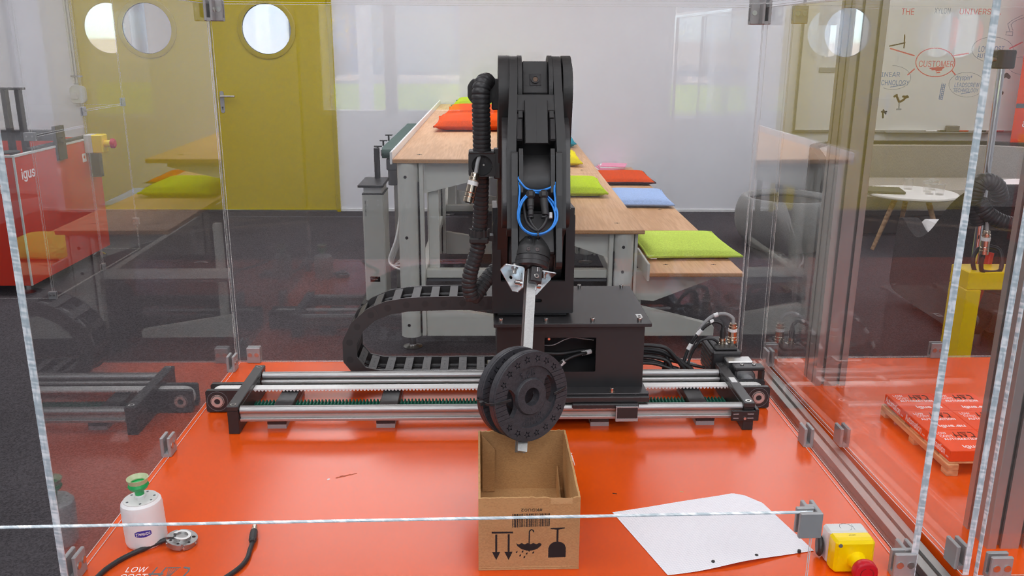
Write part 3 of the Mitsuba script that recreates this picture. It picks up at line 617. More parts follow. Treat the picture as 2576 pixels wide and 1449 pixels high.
# round table with glasses
k = thing('coffee_table', 'round white table on splayed wooden legs in front of the sofa', 'table')
CX, CY, CZ = 3.31, 6.86, .455
obj('tabletop', lathe([(0, -.022), (.345, -.022), (.352, -.014), (.352, -.006), (.348, 0), (0, 0)], Mt(CX, CY, CZ), 64), TABLEW, k, smooth=35)
for a in (75, 195, 315):
    dx, dy = math.cos(math.radians(a)), math.sin(math.radians(a))
    obj('leg', cyl((CX+dx*.13, CY+dy*.13, CZ-.022), (CX+dx*.30, CY+dy*.30, 0), .022, 14, r1=.015), WOOD, k, smooth=40)
def tumbler(x, y, lab):
    g = thing('tumbler', lab, 'glass')
    obj('wall', lathe([(.031, .0), (.036, .085)], Mt(x, y, CZ+.001), 28), GLASS, g, smooth=40)
    obj('base', lathe([(0, 0), (.031, 0), (.031, .008), (0, .008)], Mt(x, y, CZ+.001), 28), GLASS, g, smooth=40)
    obj('rim', lathe([(.0355, .0845), (.0375, .0845), (.0375, .0865), (.0355, .0865), (.0355, .0845)], Mt(x, y, CZ+.001), 28), SAW, g, smooth=40)
for (x, y), l in zip(((3.34, 6.98), (3.44, 6.86), (3.47, 6.72), (3.53, 6.95), (3.40, 6.74)), ('leftmost drinking glass on the round white table', 'drinking glass in the middle of the group on the round white table', 'front drinking glass on the round white table, at its near edge', 'rightmost drinking glass on the round white table', 'drinking glass just left of the front one on the round white table')):
    tumbler(x, y, l)
frame(Mt(3.09, 6.88, CZ+.001) @ Mr(-12)); obj('tablet', bx(-.15, .15, -.12, .12, 0, .022, .005), mat('folder', c(98, 96, 78), .6), None, label='olive-grey closed folder lying on the left of the round white table', cat_='folder'); frame()
k = thing('side_table', 'second white round table at the right edge, only partly in view', 'table')
obj('tabletop', lathe([(0, -.03), (.25, -.03), (.26, -.015), (.25, 0), (0, 0)], Mt(4.33, 6.9, .52), 40), TABLEW, k, smooth=35)
obj('pedestal', cyl((4.33, 6.9, 0), (4.33, 6.9, .49), .04, 16), WOOD, k, smooth=40)
# dark armchair, its left side and back turned to us
k = thing('lounge_chair', 'dark upholstered armchair with a white seat, beyond the rear edge of the right-hand table', 'armchair')
LX, LX2 = 2.52, 3.30
prof = Polygon(spline([(5.36, .16), (5.34, .50), (5.28, .555), (5.16, .50), (5.05, .485), (4.92, .56), (4.72, .76), (4.50, .885), (4.40, .88), (4.34, .70), (4.34, .30), (4.42, .10), (4.60, .075), (5.2, .085), (5.33, .11), (5.36, .16)], 90)[:, :2]).buffer(0)
for x in (LX, LX2-.10):
    obj('arm', trimesh.util.concatenate([ext(prof, .10, YZ(x))]), CHAIRM, k, smooth=40)
obj('backrest', ext(Polygon(spline([(4.36, .12), (4.34, .5), (4.38, .86), (4.46, .89), (4.56, .80), (4.60, .5), (4.60, .12)], 50)[:, :2]).buffer(0), LX2-LX-.2, YZ(LX+.10)), CHAIRM, k, smooth=40)
obj('seat', bx(LX+.10, LX2-.10, 4.58, 5.33, .10, .40, .03), CHAIRM, k, smooth=40)
obj('seat_cushion', bx(LX+.105, LX2-.105, 4.60, 5.36, .40, .545, .05), TABLEW, k, smooth=40)
for x, y in ((LX+.12, 4.5), (LX2-.12, 4.5), (LX+.12, 5.2), (LX2-.12, 5.2)): obj('foot', cyl((x, y, 0), (x, y, .11), .025, 14), CHROME, k, smooth=40)
# yellow trestle behind the right table, and the upright rod with hose and plug
k = thing('trestle', 'bright yellow folded-metal trestle leg standing behind the right-hand table', 'trestle')
ty = 2.8
obj('top_bar', bx(1.585, 1.95, ty, ty+.12, .80, .862, .003), YELBTN, k)
obj('leg', bx(1.585, 1.635, ty, ty+.12, 0, .80, .003), YELBTN, k)
obj('leg', bx(1.90, 1.95, ty, ty+.12, 0, .80, .003), YELBTN, k)
k = thing('rod_stand', 'upright chrome rod with a black clamp on top, standing behind the right-hand table', 'stand')
obj('rod', cyl((1.695, 2.95, .02), (1.67, 2.95, 1.58), .012, 18), CHROME, k, smooth=40)
obj('clamp', bx(1.635, 1.70, 2.92, 2.98, 1.52, 1.58, .004), BLACKP, k)
obj('clamp_screw', cyl((1.625, 2.93, 1.55), (1.64, 2.93, 1.55), .008, 12), NICKEL, k, smooth=40)
obj('base', bx(1.6, 1.79, 2.86, 3.04, 0, .02, .004), BLACKS, k)
obj('strap', tube(spline([(1.72, 2.93, .90), (1.705, 2.92, .80), (1.69, 2.92, .72), (1.685, 2.92, .66)], 16), .014, 8), REDM, k, smooth=50)
obj('buckle', ring((1.665, 2.90, .65), (1.695, 2.94, .65), .028, .014, 20), BLACKP, k, smooth=40)
k = thing('corrugated_hose', 'black corrugated hose arching beside the chrome rod at the right edge', 'hose')
obj('hose', hose(spline([(1.615, 2.84, 1.02), (1.585, 2.84, 1.10), (1.60, 2.84, 1.16), (1.65, 2.84, 1.15), (1.68, 2.85, 1.10)], 40), .028, .011), HOSEM, k, smooth=50)
obj('hose', hose(spline([(1.59, 2.82, 1.10), (1.62, 2.81, 1.06), (1.68, 2.80, 1.03), (1.76, 2.80, 1.025), (1.86, 2.80, 1.03)], 40), .026, .011), HOSEM, k, smooth=50)
def round_plug(k, p0, p1, r, m=NICKEL):
    M, L = axis_frame(p0, p1)
    pr = [(0, 0), (r*.7, 0), (r*.78, L*.03), (r*.78, L*.14), (r*.95, L*.15), (r*.95, L*.24), (r*.86, L*.26), (r*.86, L*.36), (r, L*.37), (r, L*.66), (r*.93, L*.68), (r*1.02, L*.70), (r*1.02, L*.80), (r*.94, L*.82), (r*1.06, L*.84), (r*1.06, L*.99), (r*.6, L), (r*.6, L*.9), (0, L*.9)]
    obj('plug_body', lathe(pr, M, 28), m, k, smooth=25)
    obj('plug_label', ring(np.array(M[:3, 3])+M[:3, 2]*L*.28, np.array(M[:3, 3])+M[:3, 2]*L*.42, r*1.03, r*.9, 24), LABELW, k, smooth=40)
k = thing('cable_plug', 'metal round cable plug hanging from the hose at the right edge', 'plug')
round_plug(k, (1.622, 2.80, 1.005), (1.622, 2.80, .925), .014)
obj('cable', tube(spline([(1.622, 2.80, .93), (1.620, 2.80, .885), (1.64, 2.81, .862), (1.70, 2.82, .865), (1.70, 2.85, .93), (1.64, 2.86, .93), (1.615, 2.84, .88), (1.66, 2.83, .80), (1.72, 2.83, .78)], 50), .0075, 8), CABLE, k, smooth=60)
obj('cable', tube([(1.618, 2.81, 1.07), (1.622, 2.80, 1.003)], .006, 8), CABLEG, k, smooth=60)
# ================================================================ the two orange tables (turned a little against the room)
TBL = Mr(0.77, (0, 0, 1), (0, 1.9, 0))
frame(TBL)
TZ = .75
def table(name, x0, x1, lab):
    k = thing(name, lab, 'table')
    obj('tabletop', bx(x0, x1, 1.10, 2.272, TZ-.03, TZ, .0025), ORANGE, k)
    obj('apron', bx(x0+.03, x1-.03, 1.14, 2.24, TZ-.09, TZ-.03), GREYD, k)
    for x in (x0+.04, x1-.12):
        for y in (1.15, 2.17): obj('leg', ext(profile(.08, .08), TZ-.09, Mt(x, y, 0)), ALUM, k)
    return k
def profile(w, h):                                               # slotted aluminium section
    s = sbox(0, 0, w, h).buffer(-.0015).buffer(.0015)
    for i in range(round(w/.04)):
        u = .02+.04*i
        for v0, v1, d in ((-.001, .0045, 0), (.0045, .012, 1)):
            hw = .004 if d == 0 else .0085
            s = s.difference(sbox(u-hw, v0, u+hw, v1)).difference(sbox(u-hw, h-v1, u+hw, h-v0))
    for i in range(round(h/.04)):
        u = .02+.04*i
        for v0, v1, d in ((-.001, .0045, 0), (.0045, .012, 1)):
            hw = .004 if d == 0 else .0085
            s = s.difference(sbox(v0, u-hw, v1, u+hw)).difference(sbox(w-v1, u-hw, w-v0, u+hw))
    return s
t1 = table('demo_table', -.706, .684, 'wide glossy orange demonstration table carrying the robot arm and its rail')
t2 = table('demo_table', .764, 2.3, 'second glossy orange table on the right, carrying the little pallet')
def logo(M, w, h, m, par, name='emblem'):
    l = htd_logo(1.0); l = affinity.scale(affinity.translate(l, .15, 0), w/3.75, h/1.1, origin=(0, 0)); return obj(name, ext(l, .0004, M), m, par)
def flat(x, y, z): return Mb((x, y, z), (1, 0, 0), (0, 1, 0), (0, 0, 1))
obj('lettering', [text('LOW', .0150, flat(-.6235, 1.2815, TZ), .0004, width=.0335), text('COST', .0150, flat(-.6260, 1.2610, TZ), .0004, width=.0430), text('AUTOMATION', .0150, flat(-.622, 1.2380, TZ), .0004, bold=True, width=.104)], WHITEINK, t1)
logo(flat(-.5815, 1.2625, TZ), .066, .034, GREYD, t1)
def blotch(pts, w): return ext(LineString(pts).buffer(w), .0003, Mt(0, 0, TZ))
obj('scrape', [blotch([(-.325, 1.600), (-.312, 1.606), (-.300, 1.613)], .0022), blotch([(-.300, 1.611), (-.288, 1.618)], .0012), blotch([(-.318, 1.606), (-.314, 1.608)], .0018)], mat('scraped', c(170, 70, 34), .6), t1)
obj('chip', blotch([(-.341, 1.594), (-.340, 1.595)], .0025), LABELW, t1)
obj('fleck', blotch([(.224, 1.526), (.230, 1.524)], .0012), INK, t1)
obj('fleck', blotch([(.357, 1.530), (.362, 1.528)], .0012), CARDIN, t1)
# slotted beams in the gap between the tables
k = thing('profile_beam', 'long slotted aluminium beam lying in the gap between the two orange tables', 'beam')
obj('section', ext(profile(.04, .04), 1.2, Mb((.716, 2.28, TZ-.05), (1, 0, 0), (0, 0, 1), (0, -1, 0))), ALUM, k)
for y in (1.22, 1.72, 2.2): obj('joint_plate', bx(.684, .764, y, y+.05, TZ-.09, TZ-.052, .002), CLIPM, k)

# ---------------------------------------------------------------- acrylic enclosures
E1 = thing('acrylic_enclosure', 'clear acrylic enclosure with sawn edges round the robot arm on the left-hand orange table', 'enclosure')
LZ = 1.692
panel(E1, 'back_panel', (-.702, 2.266), (.674, 2.266), TZ+.001, LZ-.008)
panel(E1, 'left_panel', (-.698, 1.238), (-.698, 2.258), TZ+.001, LZ-.008, .011, sawn='a')
panel(E1, 'right_panel', (.678, 1.238), (.678, 2.258), TZ+.001, LZ-.008, .011, sawn='a')
lid = trimesh.Trimesh([(-.702, 1.24, LZ), (.684, 1.24, LZ), (.684, 2.27, LZ), (-.702, 2.27, LZ)], [[0, 1, 2], [0, 2, 3]], process=False)
kl = obj('lid_panel', lid, ACRYL, E1)
for z in (LZ-.004, LZ+.004):
    for q in ((-.702, .684, 2.269, 2.270), (-.702, -.701, 1.24, 2.269), (.683, .684, 1.24, 2.269)): obj('edge', bx(*q, z-.0005, z+.0005), ARRIS, kl)
for x, y, z, a in ((-.698, 2.205, TZ, 90), (-.655, 2.266, TZ, 0), (-.698, 1.715, TZ, 90), (-.698, 1.275, TZ, 90), (.678, 1.735, TZ, 90), (.678, 1.268, TZ, 90)): clip(E1, x, y, z, a)
for x, y, a in ((-.682, 2.258, 0), (.656, 2.258, 0), (-.69, 2.24, 90), (.67, 2.24, 90)): clip(E1, x, y+.006, LZ-.05, a, .038, .05)
clip(E1, .664, 1.247, TZ, 0)
E2 = thing('pallet_enclosure', 'second clear acrylic enclosure, on the right-hand orange table round the little pallet', 'enclosure')
panel(E2, 'left_panel', (.770, 1.240), (.748, 2.270), TZ+.001, 1.69, .010, sawn='a')
panel(E2, 'back_panel', (.752, 2.274), (2.25, 2.274), TZ+.001, 1.69)
panel(E2, 'front_panel', (.782, 1.234), (2.25, 1.234), TZ+.001, 1.69, .009, sawn='a')
for x, y, a in ((.757, 1.733, 91.2), (.770, 1.275, 91.2), (.772, 2.274, 0), (1.24, 2.274, 0), (.818, 1.234, 0), (.751, 2.225, 91.2)): clip(E2, x, y, TZ, a)
clip(E2, .768, 2.274, 1.645, 0)
frame()
FP = thing('front_guard', 'low clear acrylic front panel with a grey corner clamp, standing along the near edge of the table', 'guard panel')
p0, p1 = np.array((-1.15, 1.104)), np.array((.472, 1.149))
panel(FP, 'sheet', p0, p1, TZ+.001, .930, .006, .0016, sawn='t')
ang = math.degrees(math.atan2(*(p1-p0)[::-1]))
M = Mt(p1[0], p1[1], .930) @ Mr(ang)
obj('corner_clamp', [xf(m, M) for m in (bx(-.024, .010, -.012, -.005, -.038, .003, .001), bx(-.024, .003, .005, .011, -.038, .003, .001), bx(.003, .010, -.006, .016, -.038, .003, .001), bx(-.010, -.004, .010, .030, -.038, .003, .001), bx(.004, .010, .010, .030, -.038, .003, .001), bx(-.008, .008, .009, .016, -.038, .003))], CLIPM, FP)
frame(TBL)
k = thing('profile_post', 'slotted square aluminium post standing at the far left corner of the right-hand table', 'post')
obj('section', ext(profile(.08, .08), 1.75, Mt(.822, 2.068, TZ)), ALUM, k)
k = thing('profile_post', 'broad slotted aluminium post standing near the front of the right-hand table, at the right edge of the photo', 'post')
obj('section', ext(profile(.08, .08), 1.75, Mt(.850, 1.318, TZ)), ALUM, k)
# ---------------------------------------------------------------- the little pallet with six orange cartons
k = thing('pallet', 'miniature wooden pallet on the right-hand orange table, under orange cartons', 'pallet')
px0, px1, py0, py1 = .918, 1.128, 1.585, 1.885
PM = Mt(0, 0, 0)
for x in (px0-.004, (px0+px1)/2-.012, px1-.020):
    obj('stringer', bx(x, x+.024, py0-.004, py1+.004, TZ+.012, TZ+.026, .0012), WOOD, k)
    for y in (py0-.004, (py0+py1)/2-.012, py1-.020): obj('block', bx(x, x+.024, y, y+.024, TZ, TZ+.012, .0008), WOOD, k)
for y in np.linspace(py0, py1-.04, 5): obj('deck_board', bx(px0, px1, y, y+.04, TZ+.026, TZ+.030, .0006), WOOD, k)
names = [['rear left', 'rear right'], ['middle left', 'middle right'], ['front left', 'front right']]
for r in range(3):
    for q in range(2):
        x0, y1 = px0+.105*q, py1-.1*r; x1, y0 = x0+.1045, y1-.0995
        b = thing('carton', f'flat orange printed carton, {names[r][q]} of the six on the little pallet', 'carton', 'orange cartons on the little pallet')
        obj('body', bx(x0, x1, y0, y1, TZ+.0302, TZ+.0545, .0012), ORPRINT, b)
        z = TZ+.0545
        obj('lettering', [text('LOW', .0105, flat(x0+.010, y1-.022, z), .0003, width=.022), text('COST', .0105, flat(x0+.012, y1-.036, z), .0003, width=.028), text('AUTOMATION', .0095, flat(x0+.014, y1-.050, z), .0003, bold=True, width=.076),
                          text('igus.eu', .0120, flat(x0+.035, y0+.014, z), .0003, bold=True, width=.058)], WHITEINK, b)
        logo(flat(x0+.044, y1-.037, z), .046, .026, INK, b)
        if q == 0: obj('side_print', text('Automation ...', .0140, Mb((x0, y1-.006, TZ+.037), (0, -1, 0), (0, 0, 1), (-1, 0, 0)), .0003, bold=True, width=.088), WHITEINK, b)
frame()
# ================================================================ the linear axis on the table
frame(TBL)
def hexbolt(par, x, y, z, r=.0055, h=.008, m=STEEL, axis=(0, 0, 1), name='bolt'):
    p0 = np.array((x, y, z), float); p1 = p0+np.array(axis, float)*h; M, L = axis_frame(p0, p1)
    return obj(name, lathe([(0, 0), (r, 0), (r, L-.0008), (r-.0008, L), (r*.55, L), (r*.5, L*.5), (0, L*.45)], M, 18), m, par, smooth=30)
AXI = thing('linear_axis', 'black and silver toothed-belt linear axis across the table, carrying the robot arm', 'linear axis')
RX0, RX1, RYN, RYF, RR = -.572, .558, 1.822, 2.030, .0098
for y in (RYN, RYF):
    kk = obj('rail', cyl((RX0, y, .8025), (RX1, y, .8025), RR, 32), BRUSH, AXI, smooth=40)
    obj('rail_web', bx(RX0, RX1, y-.004, y+.004, .785, .797), ALUM, AXI)
    obj('rail_foot', bx(RX0, RX1, y-.011, y+.011, .7785, .7855, .001), BRUSH, AXI)
obj('rail', cyl((RX0, RYF-.015, .7925), (RX1, RYF-.015, .7925), .0050, 20), BRUSH, AXI, smooth=40)
obj('rail_plate', bx(RX0, RX1, RYF-.040, RYF-.008, .7825, .7860, .0006), BRUSH, AXI)
for x in np.linspace(-.47, .46, 9): hexbolt(AXI, x, RYF-.0275, .7860, .0045, .003, STEEL)
for x, s in ((-.586, 1), (.571, -1)):
    obj('end_bar', bx(x-.0125, x+.0125, 1.806, 2.064, .806, .8175, .0015), BLACKA, AXI)
    obj('end_block', bx(x-.0120, x+.0120, 1.808, 2.062, TZ, .806, .0012), BLACKS, AXI)
    for y in (1.818, 2.052): obj('bolt', ring((x, y, .8176), (x, y, .8182), .0070, .0040, 24), STEEL, AXI, smooth=40); obj('bolt_socket', cyl((x, y, .8175), (x, y, .8178), .0042, 6), DARKIN, AXI)
for x in (-.4975, -.252, .010, .237, .4805):
    obj('support', bx(x-.0212, x+.0212, 1.835, 2.045, .7600, .7780, .0012), BLACKA, AXI)
    obj('support_spacer', bx(x-.0212, x+.0212, 1.836, 2.044, TZ, .7600), CLIPM, AXI)
# belt
def belt(z0, z1, zt, x0, x1, pitch=.0083, up=False):
    pts, n = [], int((x1-x0)/pitch)
    for i in range(n):
        x = x0+i*pitch; pts += [(x, z1), (x+pitch*.22, zt), (x+pitch*.58, zt), (x+pitch*.8, z1)]
    return Polygon([(x0, z0)]+pts+[(x1, z1), (x1, z0)])
BY0, BY1 = 1.940, 1.966
obj('upper_belt', ext(belt(.8035, .8010, .7975, -.655, .630), BY1-BY0, XZ(BY1)), BELTW, AXI)
obj('lower_belt', ext(belt(.7565, .7590, .7655, -.62, .60), BY1-BY0, XZ(BY1)), GREENB, AXI)
for sx, x in ((-1, -.655), (1, .630)):
    for y0, y1 in ((1.926, 1.938), (1.968, 1.980)):
        pp = rrect(x-.027, x+.060, .7525, .8060, .005) if sx < 0 else rrect(x-.060, x+.027, .7525, .8060, .005)
        obj('pulley_plate', ext(pp, y1-y0, XZ(y1)), BLACKA, AXI)
    obj('pulley', cyl((x, 1.940, .7795), (x, 1.966, .7795), .0238, 40), BELTW, AXI, smooth=40)
    obj('bearing_ring', ring((x, 1.9252, .7795), (x, 1.9265, .7795), .0245, .0234, 44), GREYD, AXI, smooth=40)
    obj('bearing_ring', ring((x, 1.9248, .7795), (x, 1.9265, .7795), .0158, .0148, 36), COPPER, AXI, smooth=40)
    obj('hub', ring((x, 1.9225, .7795), (x, 1.9265, .7795), .0132, .0070, 32), COPPER, AXI, smooth=40)
    obj('bore', cyl((x, 1.9245, .7795), (x, 1.9265, .7795), .0072, 20), DARKIN, AXI)
    for dx, dz in ((-.021, .021), (.021, .021), (-.021, -.021), (.021, -.021)): obj('pin', cyl((x+dx, 1.9255, .7795+dz), (x+dx, 1.9262, .7795+dz), .0019, 10), DARKIN, AXI)
# limit switch bracket on the right end block
obj('switch_bracket', [bx(.530, .592, 1.800, 1.806, .776, .800, .001), bx(.584, .592, 1.800, 1.83, .776, .804, .001)], BLACKS, AXI)
for z in (.793, .783): obj('bracket_slot', [bx(.534, .546, 1.7994, 1.8002, z-.001, z+.001), bx(.566, .580, 1.7994, 1.8002, z-.001, z+.001)], CLIPM if z > .79 else CLIPM, AXI)
obj('bracket_screw', cyl((.560, 1.797, .783), (.560, 1.801, .783), .0032, 16), ALU, AXI, smooth=40)
# drive motor behind the right end
obj('motor', bx(.552, .628, 2.072, 2.185, .768, .842, .004), BLACKS, AXI)
obj('motor_top', bx(.562, .620, 2.082, 2.18, .842, .8482, .003), BLACKP, AXI)
obj('motor_rib', [bx(.5495, .5525, 2.08, 2.175, z, z+.004) for z in (.78, .792, .804, .816, .828)], BLACKP, AXI)
obj('gear_flange', bx(.580, .646, 2.030, 2.070, .766, .832, .003), ALU, AXI)
obj('gear_neck', cyl((.616, 2.000, .798), (.616, 2.032, .798), .028, 36, .002), BRUSH, AXI, smooth=40)
obj('coupling_box', [bx(.588, .662, 1.990, 2.022, .822, .831, .002), bx(.588, .594, 1.990, 2.022, .77, .822), bx(.656, .662, 1.990, 2.022, .77, .822)], BLACKA, AXI)
for x in (.610, .640): hexbolt(AXI, x, 2.010, .831, .0046, .003)
obj('coupling', cyl((.622, 1.980, .796), (.622, 2.000, .796), .014, 24), CLIPM, AXI, smooth=40)
obj('type_plate', bx(.578, .602, 2.112, 2.127, .8484, .8488), LABELW, AXI)
obj('type_plate', xf(bx(-.007, .007, -.016, .016, 0, .0005), Mt(.571, 1.945, .8176)), LABELW, AXI)
hexbolt(AXI, .630, 2.145, .835, .005, .006, BLACKP, (1, 0, 0), 'side_screw')
def connector(key, p0, p1, r, m): round_plug(key, p0, p1, r, m)
frame(TBL @ Mt(-.006, 0, -.0240))
k = thing('motor_plug', 'taller ringed metal plug on top of the black drive motor', 'plug')
connector(k, (.622, 2.128, .925), (.622, 2.128, .8722), .0115, NICKEL)
obj('lead', tube(spline([(.622, 2.128, .923), (.620, 2.13, .938), (.600, 2.135, .948), (.570, 2.14, .940), (.545, 2.14, .915), (.528, 2.14, .88), (.512, 2.14, .84), (.49, 2.13, .79)], 50), .0048, 10), CABLEG, k, smooth=60)
obj('cable_tag', ring((.574, 2.14, .942), (.584, 2.139, .9455), .0058, .003, 14), LABELW, k, smooth=40)
k = thing('motor_plug', 'shorter plug with a black sleeve on top of the black drive motor', 'plug')
obj('ring', lathe([(0, 0), (.0095, 0), (.0095, .004), (.008, .005), (.008, .010), (.0088, .011), (.0088, .016), (0, .016)], Mt(.594, 2.118, .8722), 24), NICKEL, k, smooth=35)
obj('sleeve', lathe([(0, 0), (.0072, 0), (.0075, .018), (.006, .022), (.005, .03), (0, .03)], Mt(.594, 2.118, .888), 16), BLACKP, k, smooth=35)
obj('lead', tube(spline([(.594, 2.118, .915), (.590, 2.12, .926), (.572, 2.125, .930), (.550, 2.13, .915), (.528, 2.13, .888), (.508, 2.13, .85), (.49, 2.12, .79)], 50), .0042, 10), CABLE, k, smooth=60)
for a, b in (((.562, 2.128, .928), (.571, 2.127, .931)), ((.531, 2.131, .893), (.542, 2.13, .906)), ((.509, 2.13, .853), (.517, 2.13, .868))): obj('cable_tag', ring(a, b, .0055, .003, 14), LABELW, k, smooth=40)
k = thing('motor_cable', 'thin black cable drooping from the cable bundle to the motor', 'cable')
obj('lead', tube(spline([(.585, 2.12, .874), (.57, 2.12, .884), (.545, 2.12, .884), (.53, 2.12, .87), (.515, 2.12, .84), (.50, 2.11, .79)], 40), .0036, 8), CABLE, k, smooth=60)
frame(TBL)
CB = thing('cable_bundle', 'bundle of black cables fanning out behind the right side of the robot base box', 'cable bundle')
g = np.random.default_rng(12)
for i in range(9):
    y = 2.085+.011*(i % 4)+.003*i; z = .79+.010*(i % 5)+g.normal()*.003; e = .455+.012*i-.03*(i % 3)
    obj('cable', tube(spline([(.335, y, z+.006), (.37, y+.004, z+.016), (.41, y+.006, z+.014), (.445, y+.002, z+.004), (e+.02, y-.005, .782)], 34), .0042+.0012*(i % 3), 8), CABLEG if i == 7 else CABLE, CB, smooth=60)
# ================================================================ energy chain
EC = thing('energy_chain', 'black plastic energy chain looping left of the robot base, cables inside', 'cable chain')
CY0, CY1 = 2.098, 2.206
LINK = .0470
top = [(.06, .968), (-.10, .968), (-.2, .966), (-.245, .962), (-.292, .952), (-.332, .930), (-.362, .898), (-.374, .858), (-.366, .826), (-.346, .806), (-.31, .797), (-.25, .795), (.08, .795)]
sp = spline([(a+(.003 if a < -.2 else 0), 0, .7690+(b-.795)*1.139) for a, b in top], 400)[:, (0, 2)]
s = np.r_[0, np.cumsum(np.linalg.norm(np.diff(sp, axis=0), axis=1))]
nl = int(s[-1]/LINK); pos = np.stack([np.interp(np.arange(nl+1)*LINK, s, sp[:, i]) for i in range(2)], 1)
HH = .0178
for i in range(nl):
    a, b = pos[i], pos[i+1]; d = (b-a)/np.linalg.norm(b-a); nrm = np.array((-d[1], d[0])); ln = np.linalg.norm(b-a)
    side = LineString([(0, 0), (ln, 0)]).buffer(HH, cap_style='round', quad_segs=8).intersection(sbox(-HH, -HH, ln+.012, HH))
    M0 = Mb((a[0], CY0+.006, a[1]), (d[0], 0, d[1]), (nrm[0], 0, nrm[1]), (0, -1, 0)) if False else None
    X, Yv = np.array((d[0], 0, d[1])), np.array((-nrm[0], 0, -nrm[1])) ; Z = np.cross(X, Yv)     # Yv points to the outside of the loop
    for y, off in ((CY0, .001 if i % 2 else 0), (CY1-.006, .001 if i % 2 else 0)):
        o = np.array((a[0], y+off+(.006 if Z[1] < 0 else 0), a[1]))
        obj('link_side', ext(side, .006, Mb(o, X, Yv, Z)), CHAINM, EC)
    o = np.array((a[0], CY0-(.0004), a[1]))
    obj('pin', ext(Point(0, 0).buffer(.0085), .0006, Mb(o+np.array((0, .0, 0)), X, Yv*np.sign(Z[1])*-1 if False else Yv, Z) if Z[1] < 0 else Mb(o, X, Yv, Z)), BLACKP, EC)
    obj('link_side', ext(sbox(ln*.55, -HH*.7, ln*.58, HH*.7), .0008, Mb(o, X, Yv, Z)), BLACKP, EC) if False else None
    for sgn in (1, -1):                                           # cross bars on the outer and inner side of the loop
        mid = (a+b)/2; O = np.array((mid[0], CY0+.004, mid[1]))+Yv*(HH-.003)*sgn
        cb = bx(-.0105, .0105, 0, CY1-CY0-.008, -.0020, .0020, .0006)
        M1 = Mb(O, X, (0, 1, 0), np.cross(X, (0, 1, 0)))
        obj('crossbar', xf(cb, M1), CHAINM, EC)
        if sgn < 0 and b[1] < .86: obj('bar_notch', xf(cat(bx(-.0070, .0070, .016, .018, .0018, .0024), bx(-.0016, .0016, .044, .056, .0018, .0024), bx(-.0030, .0030, .030, .0316, .0018, .0024), bx(-.0030, .0030, .072, .0736, .0018, .0024)), M1 @ (np.eye(4) if np.cross(X, (0, 1, 0))[2] > 0 else np.diag([1, 1, -1, 1]))), BLACKP, EC)
for i, (y, dz, m) in enumerate(((2.118, -.004, CABLEG), (2.136, .003, CABLEG), (2.155, -.003, CABLE), (2.172, .002, CABLE), (2.188, -.002, CABLE))):
    q = np.array([(p[0], y, p[1]) for p in sp[::8]]); q[:, 2] += dz*np.where(np.arange(len(q)) < len(q)*.5, 1, .6)
    obj('cable', tube(q, .0055-.0006*(i % 2), 8), m, EC, smooth=60)
# ================================================================ the robot arm
RB = thing('robot_arm', 'black articulated robot arm with a folded forearm, standing on its base box on the linear axis', 'robot arm')
obj('carriage_plate', bx(-.02, .345, 1.815, 2.06, .8165, .8300, .0015), BLACKA, RB)
obj('slide_block', bx(.17, .320, 1.806, 1.850, .8055, .8165, .002), BLACKS, RB)
obj('slide_block', bx(-.02, .13, 1.806, 1.850, .8055, .8165, .002), BLACKS, RB)
obj('slide_block', bx(-.02, .32, 2.010, 2.05, .8055, .8165, .002), BLACKS, RB)
obj('sensor_target', [bx(.268, .316, 1.797, 1.806, .781, .812, .001)], BLACKS, RB)
obj('target_frame', [bx(.267, .317, 1.796, 1.803, .779, .786), bx(.267, .317, 1.796, 1.803, .8115, .8140), bx(.267, .2695, 1.796, 1.800, .779, .814)], CLIPM, RB)
X0, X1, Y0, Y1, Z0, Z1 = .002, .338, 1.875, 2.150, .830, .9835
fr = sbox(X0, Z0, X1, Z1).difference(rrect(.110, .228, .868, .951, .003))
obj('base_box', [ext(fr, .003, XZ(Y0+.003)), bx(X0, X0+.003, Y0+.003, Y1, Z0, Z1), bx(X1-.003, X1, Y0+.003, Y1, Z0, Z1), bx(X0, X1, Y1-.003, Y1, Z0, Z1)], BLACKS, RB)
obj('base_floor', bx(X0+.003, X1-.003, Y0+.003, Y1-.003, Z0, Z0+.003), DARKIN, RB)
obj('box_baffle', bx(X0+.01, X1-.01, Y0+.09, Y0+.093, Z0+.003, Z1-.002), DARKIN, RB)
obj('inner_cable', tube(spline([(.135, 1.90, .862), (.155, 1.895, .885), (.18, 1.90, .897), (.21, 1.91, .902), (.24, 1.93, .905)], 24), .0045, 10), CABLE, RB, smooth=60)
obj('inner_cable', tube(spline([(.06, 1.92, .905), (.14, 1.91, .900), (.2, 1.92, .903), (.25, 1.93, .90)], 24), .0055, 10), CABLE, RB, smooth=60)
obj('inner_wire', tube(spline([(.10, 1.90, .925), (.13, 1.89, .928), (.155, 1.89, .940), (.175, 1.893, .945), (.20, 1.893, .942), (.225, 1.895, .938)], 24), .0012, 6), CABLEG, RB, smooth=60)
obj('cable_tag', [ring((.140, 1.8985, .868), (.159, 1.8955, .8875), .0056, .003, 14), ring((.200, 1.9085, .9005), (.222, 1.915, .9035), .0056, .003, 14)], LABELW, RB, smooth=40)
obj('rivet', cyl((.120, 1.874, .948), (.120, 1.8752, .948), .0030, 12), CHROME, RB, smooth=40)
for x in (.143, .184): obj('rivet', cyl((x, 1.8744, .962), (x, 1.8752, .962), .0024, 10), DARKIN, RB)
TOPY0, TOPY1 = 1.850, 2.162
obj('top_cover', bx(-.006, .349, TOPY0, TOPY1, Z1, .9925, .0012), BLACKA, RB)
for x, y in ((.011, 1.866), (.112, 1.866), (.217, 1.866), (.323, 1.866), (.216, 2.145), (.324, 2.145), (.11, 2.145)): hexbolt(RB, x, y, .9925, .0052, .0085, STEEL)
